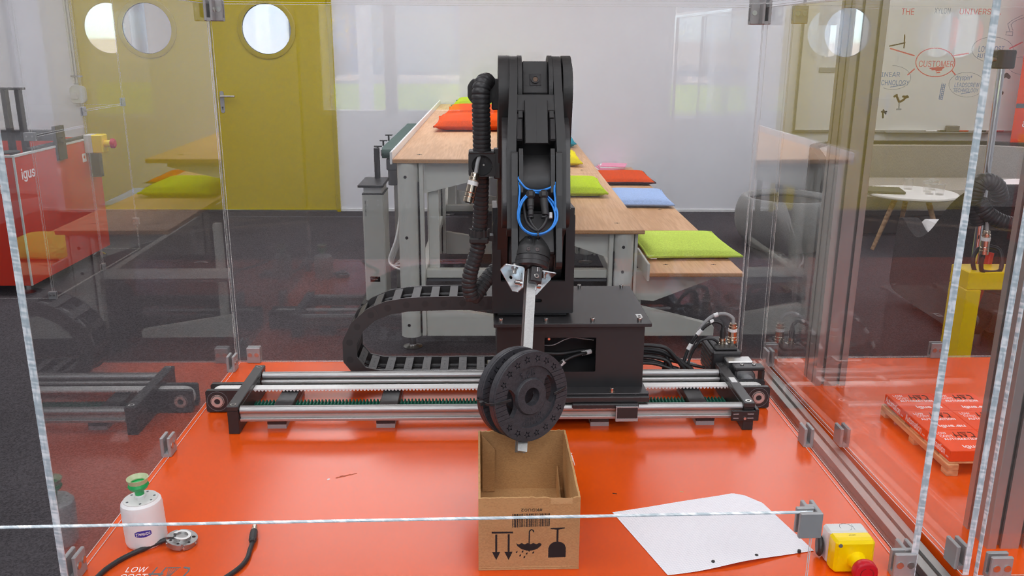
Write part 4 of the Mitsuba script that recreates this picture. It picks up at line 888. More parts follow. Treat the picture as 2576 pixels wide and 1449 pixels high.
obj('type_plate', xf(bx(-.0065, .0065, -.013, .013, 0, .0004), Mt(.329, 1.905, .9926)), LABELW, RB)
obj('type_print', xf(cat(bx(-.004, .004, -.008, -.006, .0004, .0006), bx(-.003, .003, -.003, .003, .0004, .0006), bx(-.004, .004, .006, .007, .0004, .0006)), Mt(.329, 1.905, .9926)), INK, RB)
obj('front_lip', bx(.03, .345, 1.826, 1.842, .8300, .8345, .001), BLACKA, RB)
hexbolt(RB, .262, 1.834, .8345, .0045, .010); obj('washer', cyl((.262, 1.834, .8335), (.262, 1.834, .836), .0065, 18), NICKEL, RB, smooth=40)
obj('bolt', cyl((.315, 1.832, .8300), (.315, 1.832, .8308), .0062, 6), STEEL, RB)
# shoulder housing: a bent black shell with a deep recess
HX0, HX1, HY = -.0085, .1755, 1.897
hp = Polygon([(HX0, 1.003), (HX1, 1.003), (HX1, 1.228), (HX1-.010, 1.2435), (HX1-.030, 1.2445), (HX0+.032, 1.2445), (HX0+.012, 1.2405), (HX0, 1.205)]).buffer(-.003).buffer(.003)
hole = rrect(.0105, .1555, 1.078, 1.30, .002)
slot = LineString([(.066, 1.0325), (.100, 1.0325)]).buffer(.0042)
obj('shoulder_shell', ext(hp.difference(hole).difference(slot), .012, XZ(HY+.012)), BLACKA, RB)
obj('shoulder_side', ext(Polygon([(HY+.012, 1.0), (2.10, 1.0), (2.10, 1.16), (2.05, 1.235), (HY+.012, 1.244)]), .012, YZ(HX0+.0005)), BLACKA, RB)
obj('shoulder_side', ext(Polygon([(HY+.012, 1.0), (2.10, 1.0), (2.10, 1.16), (2.05, 1.235), (HY+.012, 1.244)]), .012, YZ(HX1-.0125)), BLACKA, RB)
obj('turntable', bx(HX0+.012, HX1-.012, HY+.012, 2.10, .9930, 1.06, .002), DARKIN, RB)
obj('shoulder_back', bx(HX0+.012, HX1-.012, 2.085, 2.10, 1.06, 1.23), DARKIN, RB)
obj('spacer_bolt', cyl((.1035, 1.93, .9925), (.1035, 1.93, 1.0), .004, 12), STEEL, RB)
# upper arm: two side plates from shoulder to elbow
EY, EZ, SYc, SZ = 1.835, 1.500, 1.985, 1.130
def armplate(x0, x1, r0, r1, extra=0): 
    sh = unary_union([Point(EY, EZ).buffer(r0, quad_segs=16), Point(SYc, SZ).buffer(r1, quad_segs=16)]).convex_hull
    return ext(sh, x1-x0, YZ(x0))
obj('upper_arm_plate', armplate(.0030, .0255, .071, .074), BLACKP, RB, smooth=30)
obj('upper_arm_plate', armplate(.1310, .1490, .071, .074), BLACKP, RB, smooth=30)
obj('upper_arm_cover', ext(unary_union([Point(EY, EZ).buffer(.060, quad_segs=16), Point(EY+.03, EZ-.14).buffer(.055)]).convex_hull, 0.0025, YZ(.1490)), BLACKA, RB, smooth=30)
obj('shoulder_drum', cyl((.0285, SYc, SZ), (.1335, SYc, SZ), .066, 40), DARKIN, RB, smooth=40)
obj('elbow_drum', cyl((.0285, EY, EZ), (.1335, EY, EZ), .050, 40), BLACKP, RB, smooth=40)
obj('arm_core', xf(bx(.040, .122, -.03, .03, 0, .30), Mt(0, SYc, SZ) @ Mr(22.1, (1, 0, 0)) if False else Mt(0, SYc-.01, SZ) @ Mr(math.degrees(math.atan2(SYc-EY, EZ-SZ)), (1, 0, 0))), DARKIN, RB)
# forearm, folded down in front
FA = np.array((0, EY-.010, EZ)); WR = np.array((0, 1.672, 1.215)); fd = (WR-FA)/np.linalg.norm(WR-FA)
FL = np.linalg.norm(WR-FA)
FM_ = Mb((.0757, FA[1], FA[2]), (1, 0, 0), (0, fd[1], fd[2]), np.cross((1, 0, 0), (0, fd[1], fd[2])))        # local: x across, y down the forearm, z away from the camera?
fz = FM_[:3, 2]
if fz[1] > 0: FM_[:3, 2] = -fz; FM_[:3, 0] = -FM_[:3, 0]
def F(m): return xf(m, FM_)
def FS(m, k=.16):                                                 # the forearm widens a little below the elbow
    m = m.copy(); v = m.vertices.copy(); v[:, 0] *= 1+k*np.clip(v[:, 1]/.15, 0, 1); m.vertices = v; return xf(m, FM_)                                       # in here: y runs from elbow to wrist, +z towards the camera
def fplate(x0, x1, pts, r=.004, k=0):
    pg = (pts if hasattr(pts, 'area') else Polygon(pts)).buffer(-r).buffer(r, quad_segs=8)
    return FS(xf(ext(pg, x1-x0), Mb((x0, 0, 0), (0, 1, 0), (0, 0, 1), (1, 0, 0))), k)
circ = lambda cy_, cz_, r, a0, a1, n=14: [(cy_+r*math.cos(math.radians(a)), cz_+r*math.sin(math.radians(a))) for a in np.linspace(a0, a1, n)]
for s in (-1, 1):
    xs = lambda a, b: (min(s*a, s*b), max(s*a, s*b))
    obj('forearm_plate', fplate(*xs(.0350, .0510), circ(0, 0, .070, 92, 250, 30)+[(.30, -.03), (.30, .020), (.15, .062)], .006, .13), BLACKP, RB, smooth=35)
    obj('forearm_rib', fplate(*xs(.0262, .0345), circ(0, 0, .0715, 60, 200, 30)+[(.085, -.02), (.085, .0635)], .003), BLACKP, RB, smooth=35)
    cov = unary_union([Point(.120, -.004).buffer(.060, quad_segs=24), Point(.235, -.016).buffer(.048, quad_segs=24)]).convex_hull
    obj('forearm_cover', fplate(*xs(.0515, .0665), cov, .004), BLACKA, RB, smooth=35)
    obj('forearm_rail', fplate(*xs(.0370, .0490), [(.155, -.02), (.155, .070), (.24, .052), (.30, .032), (.365, .020), (.372, .010), (.372, -.01), (.30, -.02)], .006), BLACKP, RB, smooth=35)
    obj('forearm_bar', fplate(*xs(.0266, .0347), [(.150, .03), (.150, .0700), (.165, .0735), (.235, .054), (.245, .02), (.245, -.01)], .003), BLACKP, RB, smooth=35)
obj('elbow_block', F(bx(-.0255, .0255, -.040, .03, .0, .056, .002)), BLACKP, RB)
obj('socket_plate', F(bx(-.0115, .0115, -.012, .014, .056, .0572, .0005)), BLACKA, RB)
obj('socket_pins', [F(cyl((a, b, .0572), (a, b, .0580), .0009, 8)) for a in (-.0095, .0095) for b in (-.0095, .0115)], DARKIN, RB)
obj('socket', F(lathe([(.0055, .0), (.0085, 0), (.0085, .004), (.0055, .004), (.0055, 0)], Mt(0, .001, .056), 24)), DARKIN, RB, smooth=40)
obj('socket_core', F(cyl((0, .002, .056), (0, .002, .0610), .0055, 24, .0008)), NICKEL, RB, smooth=40)
obj('forearm_front', F(bx(-.0500, .0500, .034, .072, .036, .0640, .003)), BLACKP, RB)
obj('front_ridge', F(xf(ext(Polygon([(-.0230, 0), (.0230, 0), (.0215, .0060), (-.0215, .0060)]), .090), Mb((0, .052, .066), (1, 0, 0), (0, 0, 1), (0, 1, 0)) if False else Mb((0, .140, .0655), (1, 0, 0), (0, 0, 1), (0, -1, 0)))), BLACKP, RB)
obj('front_seam', F(bx(-.0004, .0004, .052, .141, .0712, .0720)), DARKIN, RB)
obj('side_pad', F(bx(-.0400, -.0250, .072, .130, .030, .060, .003)), BLACKA, RB); obj('side_pad', F(bx(.0250, .0400, .072, .130, .030, .060, .003)), BLACKA, RB)
obj('joint_drum', F(cyl((-.0262, .195, -.005), (.0262, .195, -.005), .056, 48)), BLACKP, RB, smooth=40)
obj('forearm_back', F(bx(-.048, .048, .02, .33, -.03, -.012, .003)), DARKIN, RB)
obj('cable_tray', F(bx(-.0365, .0365, .262, .345, -.012, .012, .003)), BLACKS, RB)
for x in (-.0155, .0155): obj('tray_screw', F(cyl((x, .266, .012), (x, .266, .0145), .0024, 12)), CHROME, RB, smooth=40)
# wrist
tz = np.array((-.095, -.545, -.833)); tz /= np.linalg.norm(tz)
ty = np.array((0, -.833, .545)); ty -= tz*(tz@ty); ty /= np.linalg.norm(ty)
TG = np.array((.0662, 1.652, 1.190))                               # centre of the gap ring
WM = Mb(TG-tz*.046, np.cross(ty, tz), ty, tz)                      # z points down along the tool, y towards the camera
def W(m): return xf(m, WM)
def W_pt(x, y, z): return (WM @ np.array((x, y, z, 1.0)))[:3]
obj('wrist_dome', W(lathe([(0, 0), (.012, 0), (.019, .003), (.029, .016), (.0345, .026), (.0355, .031), (.0355, .045), (0, .045)], None, 44)), BLACKP, RB, smooth=25)
obj('wrist_gap', W(cyl((0, 0, .045), (0, 0, .0470), .0338, 40)), DARKIN, RB, smooth=40)
obj('wrist_flange', W(lathe([(0, .0470), (.0352, .0470), (.0352, .0560), (.0346, .0570), (.0346, .0650), (.030, .0680), (0, .0680)], None, 44)), BLACKA, RB, smooth=25)
obj('dome_seam', W(bx(-.0004, .0004, .018, .0357, .003, .030)), DARKIN, RB)
for x in (-.0085, .0085):
    obj('dome_screw', W(ring((x, .0250, .0150), (x, .0300, .0125), .0038, .0013, 16)), CHROME, RB, smooth=40)
    obj('dome_screw', W(ring((x, .0335, .0375), (x, .0360, .0375), .0036, .0013, 16)), CHROME, RB, smooth=40)
    obj('screw_seat', W(cyl((x, .0330, .0375), (x, .0356, .0375), .0048, 16)), DARKIN, RB)
# tool mount: black block and two zinc angle brackets gripping the bar (x right, y towards the camera, z down the tool)
BMk = Mt(.0085, .014, 0) @ Mr(-16)
obj('mount_block', W(xf(bx(-.0110, .0110, -.012, .012, .068, .099, .002), BMk)), BLACKA, RB)
obj('mount_screw', W(xf(cyl((-.001, .0115, .088), (-.001, .0142, .088), .0048, 20, .0006), BMk)), STEEL, RB, smooth=40)
obj('mount_screw_socket', W(xf(cyl((-.001, .0138, .088), (-.001, .0146, .088), .0026, 6), BMk)), DARKIN, RB)
obj('mount_screw', W(xf(cyl((.002, .0105, .070), (.002, .0105, .0785), .0032, 14), BMk)), CHROME, RB, smooth=40)
def angle_bracket(s):
    # s = -1 left, +1 right: a flat plate across the tool, a plate along the bar and a gusset, in W axes
    t, a, b = .0024, .0120, .0520                                   # thickness, near and far edge from the bar
    xs = lambda u, v: (min(s*u, s*v), max(s*u, s*v))
    pl = rrect(*xs(a, b), -.020, .016, .004)
    top_ = ext(pl, t, Mt(0, 0, .0700))
    bar_ = bx(*xs(a, a+t), -.018, .014, .0700, .1120, .0008)
    web = Polygon([(s*a, .0700), (s*b, .0700), (s*b, .0740), (s*(a+.012), .1120), (s*a, .1120)])
    gus = ext(web.difference(Point(s*(a+.018), .0850).buffer(.0033)), t, Mb((0, -.016, 0), (1, 0, 0), (0, 0, 1), (0, -1, 0)))
    return top_, bar_, gus
for sgn in (-1, 1):
    BK = Mt(-.004, .002, 0) @ Mr(-16)
    obj('angle_bracket', [W(xf(m, BK)) for m in angle_bracket(sgn)], ZINC, RB)
    obj('bracket_bolt', [W(xf(m, BK)) for m in (cyl((sgn*.030, .004, .0724), (sgn*.030, .004, .0742), .0068, 22), cyl((sgn*.030, .004, .0740), (sgn*.030, .004, .0830), .0042, 18), cyl((sgn*.030, .004, .0640), (sgn*.030, .004, .0700), .0042, 18))], STEEL, RB, smooth=35)
    obj('bracket_bolt', [W(xf(m, BK)) for m in (cyl((sgn*.0140, 0, .0980), (sgn*.0160, 0, .0980), .0066, 22), cyl((sgn*.0160, 0, .0980), (sgn*.0260, 0, .0980), .0046, 18))], STEEL, RB, smooth=35)
    obj('bolt_socket', W(xf(cyl((sgn*.0255, 0, .0980), (sgn*.0263, 0, .0980), .0026, 6), BK)), DARKIN, RB)
    obj('slot', W(xf(ext(LineString([(-.004, .080), (-.004, .089)]).buffer(.0024), .0003, Mb((sgn*(.0120+.0024), .004, 0), (0, 1, 0), (0, 0, 1), (1, 0, 0))), BK)), DARKIN, RB)
# ---------------------------------------------------------------- hanging bar and the two weight plates
bar0, bar1 = W_pt(.0, .0, .070), np.array((.0385, 1.430, .888))
k = thing('aluminium_bar', 'slim slotted aluminium bar hanging from the wrist brackets, between the weight plates', 'bar')
z = (bar1-bar0)/np.linalg.norm(bar1-bar0); xx = np.array((1, .32, 0.)); xx -= z*(z@xx); xx /= np.linalg.norm(xx)
S_ = .0180
sec = sbox(-S_/2, -S_/2, S_/2, S_/2)
for a in (1, 3): sec = sec.difference(affinity.rotate(sbox(-.0022, S_/2-.004, .0022, S_/2+.001), 90*a, origin=(0, 0))).difference(affinity.rotate(sbox(-.0038, S_/2-.005, .0038, S_/2-.0018), 90*a, origin=(0, 0)))
obj('section', ext(sec, np.linalg.norm(bar1-bar0), Mb(bar0, xx, np.cross(z, xx), z)), BRUSH, k)
obj('end_screw', cyl(bar0+z*(np.linalg.norm(bar1-bar0)-.032)-xx*.0095, bar0+z*(np.linalg.norm(bar1-bar0)-.022)-xx*.0095, .0022, 10), CHROME, k, smooth=40)
R_ = .0818
def star(cx, cy, r, rot):
    return Polygon([(cx+(r if i % 2 == 0 else r*.42)*math.cos(math.radians(90+rot+36*i)), cy+(r if i % 2 == 0 else r*.42)*math.sin(math.radians(90+rot+36*i))) for i in range(10)])
holes = []
for s in (-1, 1):
    l = Point(s*.0300, 0).buffer(.0345, quad_segs=24).intersection(Point(s*.072, 0).buffer(.0345, quad_segs=24)).buffer(-.002).buffer(.002)
    holes.append(affinity.translate(l, -s*.0075, 0))
def plate(M, lab, lettered):
    k = thing('weight_plate', lab, 'weight plate')
    base = Point(0, 0).buffer(R_, quad_segs=32).difference(Point(0, 0).buffer(.0160, quad_segs=16)).difference(unary_union(holes))
    H = .0165
    def put(p, z0, z1, sm=False, name='disc', m=CAST): return obj(name, xf(ext(p, z1-z0, Mt(0, 0, z0)), M), m, k, smooth=30 if sm else False)
    put(base, -H/2, H/2-.0045, True)
    rim = Point(0, 0).buffer(R_-.0006, quad_segs=32).difference(Point(0, 0).buffer(.0562, quad_segs=32)).difference(unary_union(holes))
    grips = [sbox(*(sorted((s*.04, s*.09))[0], -.030, sorted((s*.04, s*.09))[1], .030)) for s in (-1, 1)]
    st = unary_union([star(.0690*math.cos(math.radians(a)), .0690*math.sin(math.radians(a)), .0078, 8) for a in (35, 53, 71, 90, 109, 127, 145)+(215, 234, 252, 270, 288, 306, 325)])
    put(rim.difference(unary_union(grips)).difference(st.difference(st.buffer(-.0012))), H/2-.0045, H/2, True, 'rim')
    put(rim.intersection(unary_union(grips)).difference(unary_union(holes)), H/2-.0045, H/2-.0018, True, 'grip')
    for y in np.linspace(-.0255, .0255, 7):
        for xa, xb in ((-.09, -.045), (.045, .09)):
            obj('grip_rib', xf(ext(rim.intersection(sbox(xa, y-.0042, xb, y+.0036)), .0018, Mt(0, 0, H/2-.0018)), M), CAST, k)
    M2 = M @ Mt(0, 0, H/2-.0045)
    obj('hub', lathe([(.0160, 0), (.0345, 0), (.0325, .0040), (.0315, .0048), (.0165, .0048), (.0160, 0)], M2, 44), CAST, k, smooth=30)
    if lettered:
        obj('raised_number', text('1.25', .0118, M2 @ Mt(0, .0415, 0), .0014, bold=True, center=True), CAST, k)
        m = text('BODYLIFTING', .0056, np.eye(4), .0012, bold=True, center=True) if False else None
        for (t_, rr, w) in (('HEALTHY', .0425, 1.0), ('LIFESTYLE', .0505, 1.0)):
            n_ = len(t_)
            obj('raised_print', [text(ch, .0052, M2 @ Mr(-90+(i-(n_-1)/2)*(7.4 if rr < .046 else 6.8)) @ Mb((rr+.0026, 0, 0), (0, 1, 0), (-1, 0, 0), (0, 0, 1)) @ Mt(-.002, 0, 0), .0011, bold=True) for i, ch in enumerate(t_)], CAST, k)
    return k
nx = math.radians(35); pn = np.array((math.sin(nx), -math.cos(nx)*.995, .10)); pn /= np.linalg.norm(pn)
px_ = np.array((math.cos(nx), math.sin(nx), 0)); px_ -= pn*(pn@px_); px_ /= np.linalg.norm(px_); py_ = np.cross(pn, px_)
PC = np.array((.0425, 1.4575, .990))
PR = Mb(PC, px_, py_, pn) @ Mr(5)
plate(PR @ Mt(0, 0, .0185), 'front black iron weight plate with raised stars and the number 1.25, hanging over the cardboard box', True)
plate(PR @ Mt(0, 0, -.0190), 'rear black iron weight plate, mostly hidden behind the one marked 1.25', False)
for nm, s, y in (('left', -1, .012), ('right', 1, -.008)):
    k = thing('cable_tie', f'black cable tie on the {nm} rim holding the two weight plates together', 'cable tie')
    lp = [(s*.047, y-.002, .029), (s*.070, y, .0285), (s*.0850, y, .020), (s*.0865, y, 0), (s*.0850, y, -.020), (s*.066, y, -.031), (s*.047, y-.002, -.029)]
    q = spline(lp, 40); obj('strap', [xf(tube(np.array(q)+np.array((0, d, 0)), .0012, 6), PR) for d in (-.0015, 0, .0015)], CABLE, k)
    obj('head', xf(bx(s*.0860, s*.0950, y-.004, y+.004, -.003, .004, .001), PR), CABLE, k)
# ---------------------------------------------------------------- hoses, plugs and the blue cable
k = thing('corrugated_hose', 'black corrugated hose running down the left side of the robot arm in clamps', 'hose')
obj('hose', hose(spline([(-.012, 1.870, 1.500), (-.022, 1.845, 1.518), (-.0315, 1.825, 1.505), (-.0320, 1.822, 1.47), (-.0310, 1.826, 1.42), (-.0305, 1.830, 1.378)], 50), .0190, .0088, .10), HOSEM, k, smooth=50)
obj('hose', hose(spline([(-.0305, 1.850, 1.350), (-.0325, 1.858, 1.30), (-.0340, 1.865, 1.24), (-.0370, 1.870, 1.195), (-.0410, 1.870, 1.160), (-.0560, 1.868, 1.11), (-.0600, 1.868, 1.075), (-.0540, 1.870, 1.045)], 60), .0168, .0098, .10), HOSEM, k, smooth=50)
obj('hose', hose(spline([(-.052, 1.875, 1.046), (-.044, 1.885, 1.052), (-.030, 1.90, 1.070), (-.012, 1.915, 1.090), (.006, 1.93, 1.105)], 40), .0168, .0098, .10), HOSEM, k, smooth=50)
CL = [((-.031, 1.845, 1.495), .027, .030, .060), ((-.031, 1.842, 1.360), .027, .026, .050)]
obj('clamp', xf(ext(Point(0, .002).buffer(.0300).intersection(sbox(-.0285, -.03, .0285, .0265)).difference(Point(0, -.030).buffer(.016)), .030), Mb((-.0310, 1.868, 1.497), (1, 0, 0), (0, 0, 1), (0, -1, 0))), BLACKP, k)
obj('clamp_foot', bx(-.010, .006, 1.842, 1.868, 1.462, 1.524, .002), BLACKP, k)
cl = rrect(-.0280, .0280, -.0270, .0245, .006).difference(Point(0, -.004).buffer(.0215))
obj('clamp', [xf(ext(cl, .022), Mb((-.0305, 1.836, 1.354), (1, 0, 0), (0, 0, 1), (0, -1, 0))), bx(-.058, -.003, 1.812, 1.858, 1.374, 1.3795, .002)], BLACKP, k)
obj('clamp_hollow', cyl((-.0305, 1.8365, 1.350), (-.0305, 1.828, 1.350), .0214, 28), DARKIN, k)
obj('clamp_foot', bx(-.006, .008, 1.816, 1.846, 1.322, 1.384, .002), BLACKP, k)
obj('clamp_screw', cyl((-.027, 1.828, 1.350), (-.027, 1.826, 1.350), .0022, 8), ALUM, k)
obj('clamp', [bx(-.0585, -.0165, 1.846, 1.89, 1.176, 1.189, .003), ring((-.0370, 1.868, 1.189), (-.0370, 1.868, 1.203), .0205, .0165, 28)]+[bx(-.037+.0205*math.cos(a)-.002, -.037+.0205*math.cos(a)+.002, 1.868+.0205*math.sin(a)-.002, 1.868+.0205*math.sin(a)+.002, 1.189, 1.206) for a in np.linspace(math.pi, 2*math.pi, 7)], BLACKP, k)
obj('clamp_foot', bx(-.018, -.006, 1.866, 1.892, 1.178, 1.190), BLACKP, k)
k = thing('cable_plug', 'round metal cable plug hanging from the hose clamp on the left of the robot arm', 'plug')
obj('lead', tube(spline([(-.036, 1.822, 1.368), (-.040, 1.806, 1.355), (-.0435, 1.798, 1.335)], 16), .0042, 10), CABLEG, k, smooth=60)
round_plug(k, (-.0440, 1.796, 1.337), (-.0590, 1.782, 1.279), .0108)
obj('socket_opening', cyl((-.0591, 1.7818, 1.2790), (-.0594, 1.7815, 1.2776), .0062, 18), DARKIN, k)
k = thing('blue_cable', 'coiled bright blue cable tied in a loop on the forearm of the robot', 'cable')
def fp(x, y, z): return (x, y, z)
loops = []
for j, (dx, dz, ph) in enumerate(((0, 0, 0), (.0018, .002, .1), (-.0016, .0035, -.08))):
    a = np.linspace(0, 2*math.pi, 60)
    loops += [(dx+(.0345+.0012*j)*math.sin(t+ph*.3)*(1-.10*math.cos(t)), .2760-(.0425-.0005*j)*math.cos(t), .0500+dz+.004*math.sin(2*t)) for t in a]
q = np.array(loops); obj('coil', F(tube(q, .0020, 8)), BLUE, k, smooth=60)
obj('tail', F(tube(spline([(-.0335, .212, .052), (-.027, .224, .055), (-.008, .231, .056), (.008, .231, .056), (.022, .226, .057), (.0335, .213, .060), (.036, .204, .056)], 40), .0021, 8)), BLUE, k, smooth=60)
for s in (-1, 1): obj('tail', F(tube(spline([(s*.0345, .214, .056), (s*.0335, .232, .056), (s*.0350, .252, .053), (s*.0350, .272, .051)], 24), .0021, 8)), BLUE, k, smooth=60)
def FC(m): return xf(m, FM_ @ Mt(0, -.016, .018) @ np.diag([-1.0, 1, 1, 1]))
for s, lab in ((-1, 'left'), (1, 'right')):
    k = thing('cable_elbow', f'black angled cable plug on the {lab} inside the blue cable loop', 'plug')
    cx = s*.0125
    obj('hood', FC(xf(bx(-.0085, .0085, -.010, .0085, -.009, .009, .005), Mt(cx, .256, .036))), BLACKP, k)
    if s < 0:
        obj('body', FC(lathe([(0, 0), (.0070, 0), (.0070, .014), (.0062, .015), (.0062, .020), (.0050, .021), (.0058, .026), (.0056, .031), (.003, .034), (0, .034)], Mb((cx, .264, .034), (1, 0, 0), (0, 0, -1), (0, 1, 0)), 20)), BLACKP, k, smooth=30)
        obj('lead', FC(tube(spline([(cx-.001, .295, .032), (cx-.002, .302, .031), (cx+.004, .315, .030), (.0, .324, .030)], 20), .0030, 8)), CABLE, k, smooth=60)
        obj('lead', FC(tube(spline([(-.0255, .262, .024), (-.024, .285, .026), (-.020, .306, .028), (-.010, .320, .029), (.0, .3255, .030)], 26), .0034, 8)), CABLE, k, smooth=60)
    else:
        obj('body', FC(lathe([(0, 0), (.0082, 0), (.0068, .032), (0, .032)], Mb((cx, .263, .034), (1, .08, 0), (0, 0, -1), (.10, 1, 0)), 20)), BLACKP, k, smooth=30)
        obj('lead', FC(tube(spline([(cx+.004, .294, .032), (cx+.004, .306, .031), (cx-.003, .318, .030), (.0, .3255, .030)], 20), .0034, 8)), CABLE, k, smooth=60)
        obj('cable_tag', FC(ring((.0262, .288, .026), (.0262, .299, .026), .0034, .001, 12)), LABELW, k, smooth=40)
    obj('tie', FC(ring((cx, .298, .032), (cx, .3005, .032), .0062, .0036, 14)), CABLE, k)
k = thing('cable_tie', 'black cable tie at the bottom of the blue cable loop', 'cable tie')
obj('strap', FC(ring((-.0012, .3345, .035), (.0018, .3345, .035), .0068, .0054, 16)), CABLE, k)
frame()
# ================================================================ things lying on the orange table, near the camera
frame()
# ---- cardboard box, torn open, standing upside down
k = thing('cardboard_box', 'torn-open brown cardboard box with upside-down shipping symbols, under the hanging weights', 'box')
BXM = Mt(-.0285, 1.2735, TZ) @ Mr(1.2); frame(BXM)
BW, BD, BH, bt_ = .167, .262, .133, .0035
def torn(w, h, amp, seed, notch=None):
    g = np.random.default_rng(seed); n = 46; xs = np.linspace(0, w, n); y = h+np.cumsum(g.normal(size=n))*amp*.25; y = y-np.linspace(y[0]-h, y[-1]-h, n)+g.normal(size=n)*amp*.5
    if notch: a, b, d = notch; y = y-d*np.exp(-((xs-a)/b)**4)
    return Polygon([(0, 0)]+[(w, 0)]+list(zip(xs[::-1], y[::-1])))
obj('front_wall', ext(torn(BW, BH, .0012, 1, (.137, .016, .010)), bt_, XZ(bt_)), CARD, k)
obj('torn_flute', ext(torn(.036, .010, .0008, 11), .0012, XZ(.0012, .118, BH-.0115)), CARDIN, k)
obj('back_wall', ext(torn(BW, BH-.002, .0012, 2), bt_, XZ(BD)), CARD, k)
obj('left_wall', ext(torn(BD-.007, BH-.001, .0014, 3), bt_, YZ(0, bt_)), CARD, k)
obj('right_wall', ext(torn(BD-.007, BH, .0014, 4), bt_, YZ(BW-bt_, bt_)), CARD, k)
obj('bottom', bx(bt_, BW-bt_, bt_, BD-bt_, .006, .009), CARD, k)
obj('bottom_flap', bx(-.0005, BW+.0005, -.001, BD, 0, .0028, .0005), CARD, k)
obj('bottom_flap', bx(0, BW, -.0005, BD, .0031, .0058, .0005), CARD, k)
obj('inner_flap', ext(Polygon([(0, .01), (.024, .01), (.024, .098), (.0, .128)]), .002, Mb((bt_+.004, BD-.014, 0), (1, 0, 0), (0, 0, 1), (0, -1, 0))), CARD, k)
obj('inner_flap', ext(Polygon([(0, .0), (.11, .0), (.085, .018), (.0, .052)]), .0022, Mb((BW-.014, BD-.012, .009), (0, -1, 0), (-.0, 0, 1), (-1, 0, 0))), CARD, k)
obj('torn_paper', [tube(spline([(BW, .15+.012*i, .125), (BW+.004, .15+.012*i, .122-.002*i), (BW+.007, .152+.012*i, .112)], 8), .0008, 4) for i in range(5)], PAPERM, k)
def sx(x): return (x-62)/960.0*BW
def sy(y): return (1376-y)/666.0*BH
def P2(pts): return Polygon([(sx(x), sy(y)) for x, y in pts])
arrow = unary_union([P2([(186, 1014), (387, 1016), (387, 1030), (186, 1030)])]+[P2([(x-9, 1040), (x+9, 1040), (x+9, 1203), (x+38, 1203), (x, 1280), (x-40, 1203), (x-9, 1203)]) for x in (229, 347)])
canopy = [(415, 1118)]+[(415+252*t+0, 1122+14*abs(math.sin(t*math.pi*4.5))) for t in np.linspace(.02, .98, 28)]+[(668, 1116), (655, 1150), (620, 1180), (560, 1196), (520, 1194), (470, 1180), (430, 1150)]
umb = P2(canopy).buffer(0).union(LineString([(sx(542), sy(1130)), (sx(543), sy(1020)), (sx(552), sy(1004)), (sx(566), sy(1000)), (sx(580), sy(1008)), (sx(584), sy(1020))]).buffer(.0010)).union(P2([(534, 1190), (550, 1190), (548, 1204), (536, 1204)]))
drops = [Polygon([(sx(x)-.0012, sy(y)+.001), (sx(x)+.0016, sy(y)+.0028), (sx(x)+.0010, sy(y)-.0008), (sx(x)-.0014, sy(y)-.0016)]) for x, y in ((424, 1210), (480, 1206), (458, 1242), (520, 1225), (582, 1216), (498, 1258))]
goblet = P2([(744, 988), (880, 984), (880, 992), (826, 1002), (820, 1004), (820, 1116), (850, 1122), (880, 1142), (893, 1175), (893, 1262), (726, 1264), (726, 1178), (738, 1146), (770, 1122), (802, 1116), (802, 1004), (796, 1002), (744, 996)])
bars, x, g = [], 381, np.random.default_rng(4)
while x < 738:
    w = g.choice([3, 4, 6, 9]); bars.append(P2([(x, 852), (x+w, 852), (x+w, 976-(x-381)*.02), (x, 977-(x-381)*.02)])); x += w+g.choice([3, 4, 5, 7])
obj('shipping_symbols', ext(unary_union([arrow, umb, goblet]+drops), .0003, XZ(0)), INK, k)
obj('barcode', ext(unary_union(bars), .0003, XZ(0)), INK, k)
obj('box_code', text('#KGU02', .0052, Mb((sx(664), -.0001, sy(806)), (-1, 0, 0), (0, 0, -1), (0, -1, 0)), .0003, width=.0345), INK, k)
frame()
# ---- squared paper
k = thing('squared_paper', 'loose sheet of squared writing paper with punched holes lying on the orange table', 'paper')
c0, c1, c2, c3_ = np.array((.284, 1.255)), np.array((.552, 1.321)), np.array((.500, 1.529)), np.array((.218, 1.456))
n = 40; V, UV = [], []
for j in range(n+1):
    for i in range(n+1):
        u, v = i/n, j/n; p = (c0*(1-u)+c1*u)*(1-v)+(c3_*(1-u)+c2*u)*v
        z = TZ+.0012+.006*math.exp(-((u-.5)/.24)**2)*(.3+.7*(1-v))*.9+.004*v*(1-v)*math.sin(u*6)**2+.006*max(0, v-.8)*5*u**3
        p = p+np.array((0, -.004*math.sin(u*math.pi*1.6)*(1-v)))-np.array((.02, .022))*max(0, u-.86)/.14*max(0, v-.8)/.2
        V.append((p[0], p[1], z)); UV.append((u*.297, v*.21))
a = np.array([[j*(n+1)+i for i in range(n)] for j in range(n)]).ravel()
Fp = np.vstack([np.stack([a, a+1, a+n+2], 1), np.stack([a, a+n+2, a+n+1], 1)])
def grid_fn(p, n, uv):
    gx, gy = uv.x/.005, uv.y/.005
    fx, fy = dr.abs(gx-dr.round(gx)), dr.abs(gy-dr.round(gy))
    l = dr.maximum(smoothstep(.13, .05, fx), smoothstep(.13, .05, fy))
    return mix(c3(238, 236, 238), c3(186, 186, 198), l*.35)
obj('page', trimesh.Trimesh(V, Fp, process=False), mat('squared_paper', mikit.proc(grid_fn), .8, spec=.2), k, smooth=True, uv=np.array(UV))
for (x, y) in ((.367, 1.288), (.446, 1.306), (.524, 1.319)): obj('punch_hole', cyl((x, y, TZ+.002), (x, y, TZ+.0062), .0030, 14), DARKIN, k)
